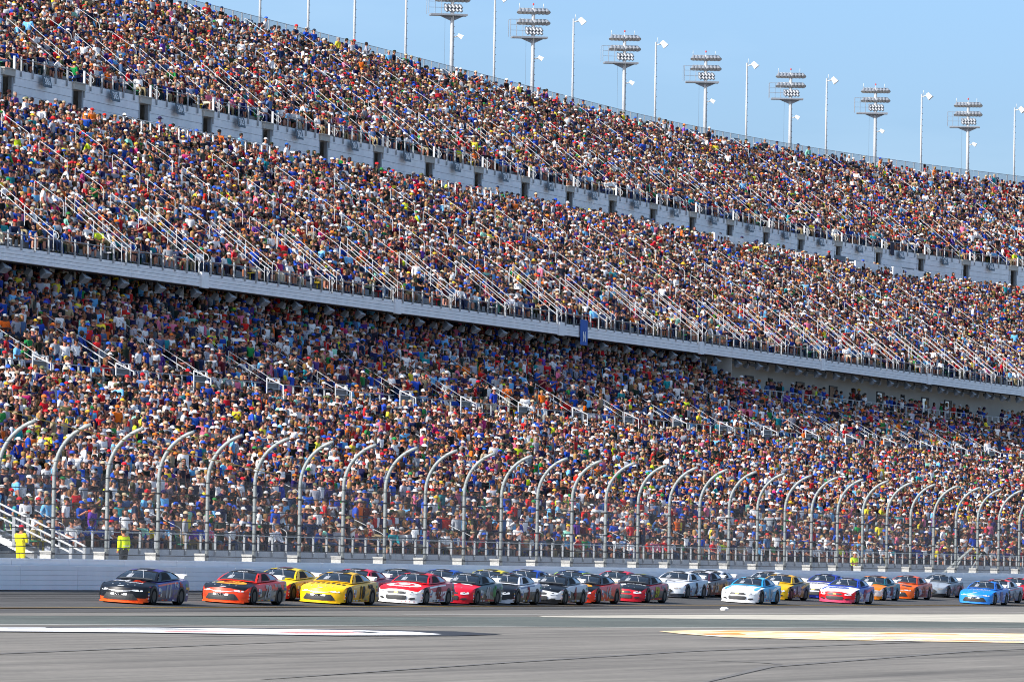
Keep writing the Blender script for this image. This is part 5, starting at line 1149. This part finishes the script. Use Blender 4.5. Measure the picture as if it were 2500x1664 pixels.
CARS = [
 # num, X, Y, make, hood, nose, lip, side upper, side lower, tail (shade painted in on plain cars), windscreen/roof, pillars, rim, number colour, hood decoration, banner, side word, label
 ('11', 227.9, 82.1, 'T', '0d0e14', '101116', 'e8561a', '3a3f86', '5a5664', '46407a', '3a2a7c', '14151c', 'k', 'e4e6ea', 'express', 'HAMLIN', ('Fed', 'e8e8ee', 'Ex', 'e8521a'), 'leading black and purple stock car with orange lip, number 11'),
 ('78', 238.7, 82.0, 'T', '14161a', 'e8401c', 'f0501c', 'e03028', '4a443a', '8a8a86', '1a1c22', 'd83028', 'k', 'e8e8ea', 'oval', 'TRUEX JR', ('TRACKER', 'd8d8dc'), 'second red and black stock car with yellow hood oval, number 78'),
 ('22', 249.2, 84.0, 'F', 'f0cc1a', 'd82a1c', 'c0201c', 'e8c41c', 'c82a20', 'b89c1c', 'f0cc1a', 'e8c41c', 'y', 'b02020', None, 'LOGANO', None, 'yellow stock car with red nose beside the wall, number 22'),
 ('18', 249.2, 81.7, 'T', 'f6c414', 'f4c010', 'f8c81a', 'd8a418', 'd8a010', '9a8a50', 'e8b414', 'd8a418', 'k', '2a2016', 'brown', 'KYLE BUSCH', ('M&M', '3a2a18'), 'bright yellow stock car with brown hood letters, number 18'),
 ('42', 258.9, 81.6, 'C', 'e0141e', 'f0f0f0', 'f4f2f0', 'b82434', 'd4d6dc', '8a4a6a', 'd81420', 'c81824', 'w', '8a2420', 'target', 'LARSON', ('', 'e0e0e0'), 'red and white stock car with bullseye hood, number 42'),
 ('41', 265.5, 81.5, 'C', 'd81c34', 'd81a30', 'b01428', '33434a', '4a4038', '6a7a72', '16222c', '1c2a33', 'k', 'dfe2e6', 'wave', 'KURT BUSCH', ('M', '3aa83a'), 'red-nosed stock car with dark green sides, number 41'),
 ('3', 271.3, 81.5, 'C', '15171d', '181a20', 'd0d2d6', 'c8ccd6', '4a463c', '6a6a8a', '15171c', 'c8ccd6', 'y', 'a82430', None, 'DILLON', ('', 'e0e0e0'), 'black-hooded white stock car with red number 3'),
 ('4', 277.7, 81.3, 'C', '111318', 'e0e2e6', '1a1c20', 'c4c8d0', '3a3630', '8a8a96', '10131a', '16181e', 'k', 'a82c28', 'ring', 'HARVICK', ('', 'e0e0e0'), 'white-nosed stock car with round hood emblem, number 4'),
 ('14', 285.1, 81.9, 'C', '14161a', 'e8381c', 'f0441c', 'd82e1c', 'e04018', '4a4a52', '14161c', '1a1c22', 'k', 'e0e2e6', 'oval', 'VICKERS', None, 'red and black stock car with white number 14'),
 ('59', 294.6, 82.3, 'C', '15171c', 'c8182c', 'b01428', 'b02838', '3a3a40', '20222a', '15171c', '1a1c22', 'k', 'd8d820', 'chevron', 'McDOWELL', ('K-LOVE', 'b8c4d0'), 'red-nosed black stock car with yellow number 59'),
 ('2', 312.6, 85.3, 'F', 'e4e6ea', 'e8eaec', '3a3c44', 'c8ccd6', '9aa0ac', 'b8bcc8', 'e8eaec', 'd0d4dc', 'w', '34242e', None, 'KESELOWSKI', ('', 'e0e0e0'), 'plain white stock car with dark number 2'),
 ('23', 319.0, 86.0, 'T', 'e0e0e2', '4a2030', '7a2020', '3e2430', '6a4038', '4a3440', 'd8d4d6', '4a2a38', 'k', 'd8d4d0', None, 'RAGAN', ('', 'e0e0e0'), 'maroon stock car with white roof, number 23'),
 ('43', 323.9, 86.7, 'F', 'e0e4ea', 'c8d0dc', 'a8b0c0', '2a5a9c', '3a6aa8', '2a4a80', 'e4e6ea', 'c0c8d4', 'k', 'e0e4ea', None, 'ALMIROLA', None, 'white-roofed blue stock car behind the maroon one'),
 ('10', 310.9, 81.2, 'C', 'eaeef2', 'e8eef2', 'f0f0f0', '38a4d8', '5ab4dc', '3a94c4', '58b8e4', '2a9cd4', 'k', 'e0e6ea', 'bluecorner', 'PATRICK', ('', 'e0e0e0'), 'light blue and white stock car with number 10'),
 ('95', 326.4, 83.7, 'C', 'f0b818', 'f0c014', 'e8b414', '4a463c', '2a2a30', '9a7a20', 'e0a818', 'd8a818', 'y', 'd8dae0', None, 'TY DILLON', None, 'yellow-nosed stock car with dark number panel, right of light blue car'),
 ('7', 332.5, 86.0, 'C', 'e4e4e6', 'e0e0e4', 'c0c4cc', 'c8ccd4', 'b0b4bc', 'c0c4cc', 'dedfe2', 'c8ccd4', 'k', 'b02428', None, 'SMITH', None, 'white stock car mostly hidden behind the yellow-nosed car'),
 ('13', 338.7, 84.5, 'C', 'e8eaf0', 'e4e6ee', '2a3a9c', 'c8d0e0', '3a4aa0', '2a3a90', '2434a0', '2a3aa8', 'k', '2434a0', 'geico', 'MEARS', None, 'white stock car with blue roof and blue hood letters'),
 ('47', 329.2, 81.0, 'C', 'eceef2', 'd8141e', 'd04a6a', '2a48b0', 'c0c8dc', '9aaad0', '2444b8', '2444b8', 'k', 'c05078', 'bluefoval', 'ALLMENDINGER', ('', 'e0e0e0'), 'red-nosed white and blue stock car with blue hood oval'),
 ('38', 345.4, 83.5, 'F', 'f0801c', 'e8d8d0', 'f0901c', '2a6a78', 'c8c8d8', '2a6a70', 'f0821c', '206070', 'r', 'b83a28', None, 'CASSILL', None, 'orange-roofed stock car with teal sides, number 38'),
 ('44', 355.4, 84.1, 'T', 'f0641a', 'f06a1c', 'f06a18', 'c84a24', 'c8b8bc', '9a4a58', 'e8581a', 'b84428', 'k', 'c86a4a', 'dark', 'SCOTT', None, 'all orange stock car behind the teal-sided one'),
 ('32', 370.0, 85.7, 'F', '9aa4b0', '8a949e', '1a1c20', '7a848e', '5a626a', '6a747e', '7a8692', '626c78', 'k', 'c8ccd2', None, 'EARNHARDT', None, 'plain silver grey stock car near the wall'),
 ('83', 355.4, 79.8, 'T', '1e86e0', '2a86dc', '3a8ce0', '2a6ac8', '9ab4dc', '2a62c0', '1e78d8', '2a6ac8', 'k', 'b8a8c8', 'dustless', 'DiBENEDETTO', None, 'bright blue stock car nearest the camera at right, number 83'),
 ('46', 366.5, 81.5, 'C', 'c8ccd4', 'c83028', 'b82420', '8a94a8', '4a5a78', '6a7490', 'e0342a', 'c8ccd4', 'k', 'd0d4da', None, 'ANNETT', None, 'silver stock car with red roof at the right edge'),
 ('16', 379.8, 83.4, 'F', 'd8203a', 'd01c34', 'b8182c', 'd0d4da', 'c8ccd2', 'c8ccd4', 'e01c34', 'd01c30', 'k', 'e0e0e0', None, 'BIFFLE', None, 'red stock car cut off by the right edge'),
 ('1', 258.1, 83.9, 'C', 'c41c34', 'b81830', 'a01428', '8a2440', '4a3a5a', '5a3a5a', 'd01c38', 'c41a32', 'k', 'd8dae0', None, 'McMURRAY', None, 'crimson stock car behind the bright yellow one, by the wall'),
 ('48', 264.6, 84.2, 'C', '15181f', '181c26', '20242c', '1c2c50', '20263a', '2a3a60', '141a28', '16284a', 'k', 'e0e2e8', None, 'JOHNSON', None, 'black-roofed stock car peeping over the bullseye car'),
 ('88', 271.0, 84.3, 'C', '141a26', '1a2030', '20242c', '1a3a80', '1c2c50', '24427c', '1c48a8', '20488c', 'k', 'e0e2e8', None, 'Johnson', None, 'dark stock car with blue and white roof in the wall row'),
 ('34', 278.9, 84.6, 'F', '14161a', '1a1c20', 'c8b81c', '2a2c30', '1c1e22', '3a3a3c', 'd8c81c', 'c8b81c', 'k', 'e0d020', None, 'BUESCHER', None, 'black stock car with yellow roof stripe in the wall row'),
 ('5', 285.8, 85.0, 'C', '122a6a', '16306a', '122458', '16388c', '14306c', '2a4a90', '1648b8', '164098', 'k', 'e0e2e8', None, 'EARNHARDT JR', None, 'dark blue stock car above the white-nosed number 4'),
 ('24', 292.7, 84.9, 'C', '14306c', '16306a', 'c8d818', '1c489c', '205088', 'a8c81c', '2458b0', 'c0d81c', 'k', 'e0e2e8', None, 'ELLIOTT', None, 'blue stock car with lime green pillars in the wall row'),
 ('17', 300.9, 85.1, 'F', 'e0c01c', 'c81c34', 'b0182c', 'a01c38', '6a1428', '8a2038', 'd81c38', 'c81a34', 'k', 'e0e2e8', None, 'AUSTIN', None, 'red-roofed stock car with yellow hood in the wall row'),
]
BANK = math.atan(K)
for (num, X_, Y_, mk, hood, nose, lip, su, sl_, tail, top, pill, rm, nc, deco, ban, word, label) in CARS:
    Zt = max(0, (Y_ - 78) * K) + .012
    t = empty('stock_car', (X_, Y_, Zt)); t.rotation_euler = (BANK, 0, R(random.uniform(-.8, .8))); t.scale = (1, 1, .95)
    tag(t, label, 'race car', 'race cars on the track')
    b = obj('body', BODY, t)
    for i, c in enumerate((hood, nose, lip, su, sl_, tail, None, top, pill)):
        b.material_slots[i].link = 'OBJECT'; b.material_slots[i].material = paint(c) if c else MATS['black']
    obj('windshield', WS, t); wb_ = obj('windshield_banner', WSB, t); obj('side_window', SWIN, t); obj('side_window', SWIN2, t); obj('quarter_window', QWIN, t); obj('quarter_window', QWIN2, t); obj('rear_window', RWIN, t)
    obj('spoiler', SPOIL, t); obj('spoiler_end', SPE, t); sp = obj('splitter', SPLIT, t); sp.material_slots[0].link = 'OBJECT'; sp.material_slots[0].material = paint(lip)
    for nm, me in FRONTS[mk]: obj(nm, me, t)
    if mk == 'C':
        for me in LAMPD: obj('lamp_print', me, t)
    for me in CONT: obj('contingency_sticker', me, t)
    for me in STK: obj('side_sticker', me, t)
    obj('yellow_stripe', ORM, t)
    for x in (-1.47, 1.36):
        for y, sg in ((-.838, 1), (.838, -1)):
            wh = obj('wheel', TYRE, t, (x, y, .335)); wh.name = 'wheel'
            r_ = obj('rim', RIMS[rm], wh)
            if sg < 0: r_.rotation_euler = (0, 0, math.pi)
    for x in (-1.47, 1.36): obj('wheel_well_shade', ARCHL, t, (x, 0, 0)); obj('wheel_well_shade', ARCHR, t, (x, 0, 0))
    letter(t, num, .74 if len(num) < 2 else .66, ('side', .0, .50), nc, .18, 'number', .035)
    letter(t, ban, .105 if len(ban) < 9 else .085, ('banner',), 'e8eaee', 0, 'driver_name', .006)
    letter(t, num, .5, ('roof', .5), nc, .1, 'roof_number', .02)
    if word and word[0]:
        letter(t, word[0], .24 if len(word[0]) < 5 else .15, ('side', 1.05 if len(word) < 4 else .82, .76), word[1], 0, 'sponsor', .01)
        if len(word) == 4: letter(t, word[2], .24, ('side', 1.28, .77), word[3], 0, 'sponsor', .01)
    if mk == 'T': letter(t, 'CAMRY', .10, ('nose', .58), '20242a', 0, 'nose_lettering', .008)
    def hd(fn, col, nm='hood_emblem', off=.008): obj(nm, decal_hood(fn, off=off).mesh(nm, paint(col)), t)
    if deco == 'target':
        hd(elli(-1.52, 0, .50, .72), 'f2f2f2'); hd(elli(-1.50, 0, .33, .46), 'd4101c', off=.013); hd(elli(-1.48, 0, .17, .25), 'f4f4f4', off=.018)
        for k in range(10): obj('lip_dot', decal_front([(-.9 + k * .18, .02, .08), (-.84 + k * .18, .02, .08)], .014).mesh('lip_dot', paint('c01c24')), t)
    elif deco == 'oval':
        hd(elli(-1.42, -.02, .36, .60), 'f0a420'); letter(t, 'Bass Pro', .20, ('hood', -1.24, 0), 'c02818', .1, 'hood_word', .01); letter(t, 'Shops', .26, ('hood', -1.46, 0), 'c02818', .1, 'hood_word', .012)
        hd(elli(-1.35, .66, .16, .12), 'd8e4dc'); hd(elli(-1.3, .62, .1, .08), '2a7a4a', off=.013)
    elif deco == 'express':
        letter(t, 'Fed', .42, ('hood', -1.25, .38), 'eceef2', 0, 'hood_word', .02); letter(t, 'Ex', .42, ('hood', -1.25, -.28), 'e8481a', 0, 'hood_word', .02); letter(t, 'Express', .22, ('hood', -1.58, -.22), 'e8eaee', 0, 'hood_word', .012)
        hd(elli(-2.30, 0, .04, .10), 'c8ccd0', 'badge')
    elif deco == 'brown':
        for k in range(7): hd((lambda k: lambda t_: (-1.30 + (.13 + .03 * (k % 2)) * math.sin(2 * math.pi * t_), -.63 + k * .21 + .075 * math.cos(2 * math.pi * t_)))(k), '3a2616')
    elif deco == 'wave':
        hd(elli(-1.12, .34, .10, .30), 'eceef2'); hd(elli(-1.12, -.36, .10, .26), 'eceef2')
    elif deco == 'ring':
        hd(elli(-1.42, .28, .30, .46), 'e4e6ea'); hd(elli(-1.42, .28, .25, .40), '15171c', off=.013); hd(elli(-1.42, .28, .08, .36), 'e8e8ea', off=.018); hd(elli(-1.42, .28, .2, .1), 'b02428', off=.022)
    elif deco == 'chevron':
        hd(lambda t_: [(-1.95, .55), (-1.2, .75), (-1.2, .2), (-1.55, .1), (-1.95, .35)][int(t_ * 5)] if True else None, 'e4e6ea'); letter(t, 'K-LOVE', .26, ('hood', -1.2, -.3), 'd8dce2', 0, 'hood_word', .015)
    elif deco == 'bluecorner':
        hd(elli(-1.55, .72, .5, .10), '4ab4e2'); hd(elli(-1.55, -.72, .5, .10), '4ab4e2')
        letter(t, "Nature's Bakery", .14, ('hood', -1.3, 0), '4a8ab0', 0, 'hood_word', .004)
    elif deco == 'geico': letter(t, 'GEICO', .40, ('hood', -1.45, .05), '1c2a6a', 0, 'hood_word', .02)
    elif deco == 'bluefoval': hd(elli(-1.42, .05, .30, .52), '1c4cb0'); letter(t, 'Kroger', .26, ('hood', -1.42, .05), 'eceef2', .1, 'hood_word', .012); hd(elli(-1.45, .78, .45, .06), '1c3cb0')
    elif deco == 'dark': hd(elli(-1.75, -.45, .18, .30), '24262c'); hd(elli(-1.25, .1, .1, .4), 'd8d0c8')
    elif deco == 'dustless': letter(t, 'DUSTLESS', .26, ('hood', -1.32, -.05), 'eceef2', 0, 'hood_word', .012); letter(t, 'BLASTING', .16, ('hood', -1.58, -.08), 'dce4ec', 0, 'hood_word', .008)
    elif num == '22': letter(t, 'SHELL', .22, ('hood', -1.25, 0), 'b8901a', 0, 'hood_word', .01)
    elif num == '2': letter(t, 'Lite', .34, ('hood', -1.35, 0), '2a3460', .1, 'hood_word', .015)
    if mk == 'T': hd(elli(-2.33, 0, .05, .13), 'c4c8cc', 'badge', .012)
    if num == '41':
        for k in range(3): obj('claw_mark', decal_side(.72 + k * .12, .78 + k * .12, .36, .74, 2, .01, .05).mesh('claw_mark', paint('2f9a3a')), t)
    # side graphics: swoosh, rocker stickers, quarter-panel logos, hood pins, radiator tape
    GR = SWOOSH[random.randrange(len(SWOOSH))]
    for q, me in enumerate(GR):
        o_ = obj('side_graphic', me, t); o_.material_slots[0].link = 'OBJECT'; o_.material_slots[0].material = paint((nose, hood, tail, lip)[(q + len(num)) % 4])
    for q in range(5):
        o_ = obj('rocker_sticker', ROCK[q], t); o_.material_slots[0].link = 'OBJECT'; o_.material_slots[0].material = paint(random.choice(('d8dadd', 'b02028', '3a5ca8', 'e0b020', '2a2c30', lip)))
    for q in range(4):
        o_ = obj('quarter_sticker', QSTK[q], t); o_.material_slots[0].link = 'OBJECT'; o_.material_slots[0].material = paint(random.choice(('d8dadd', 'c8ccd2', 'b02028', '2a4a90', 'e0b020', '20242a')))
    for y in (-.42, -.15, .15, .42): obj('hood_pin', PIN, t, (-2.02, y, hood_z(-2.02, y / .94)))
    obj('roof_stripe', ROOFS, t).material_slots[0].link = 'OBJECT'; t.children[-1].material_slots[0].material = paint(lip if lip != top else 'e4e6ea')
    obj('dash_pad', DASH, t); obj('driver_seat', DSEAT, t)
    # cabin glimpse through the screen: roll bars and seat
    for u0 in (.30, .62):
        q = MB(); a_, b_ = windshield(u0, .12), windshield(u0 + .12, .72); q.tube([a_ + Vector((.0, 0, .03)), b_ + Vector((-.0, 0, .03))], .014, 4); obj('roll_bar', q.mesh('roll_bar', mat('roll_bar_grey', (.35, .37, .40), .5)), t)

bpy.data.scenes.remove(TMP)
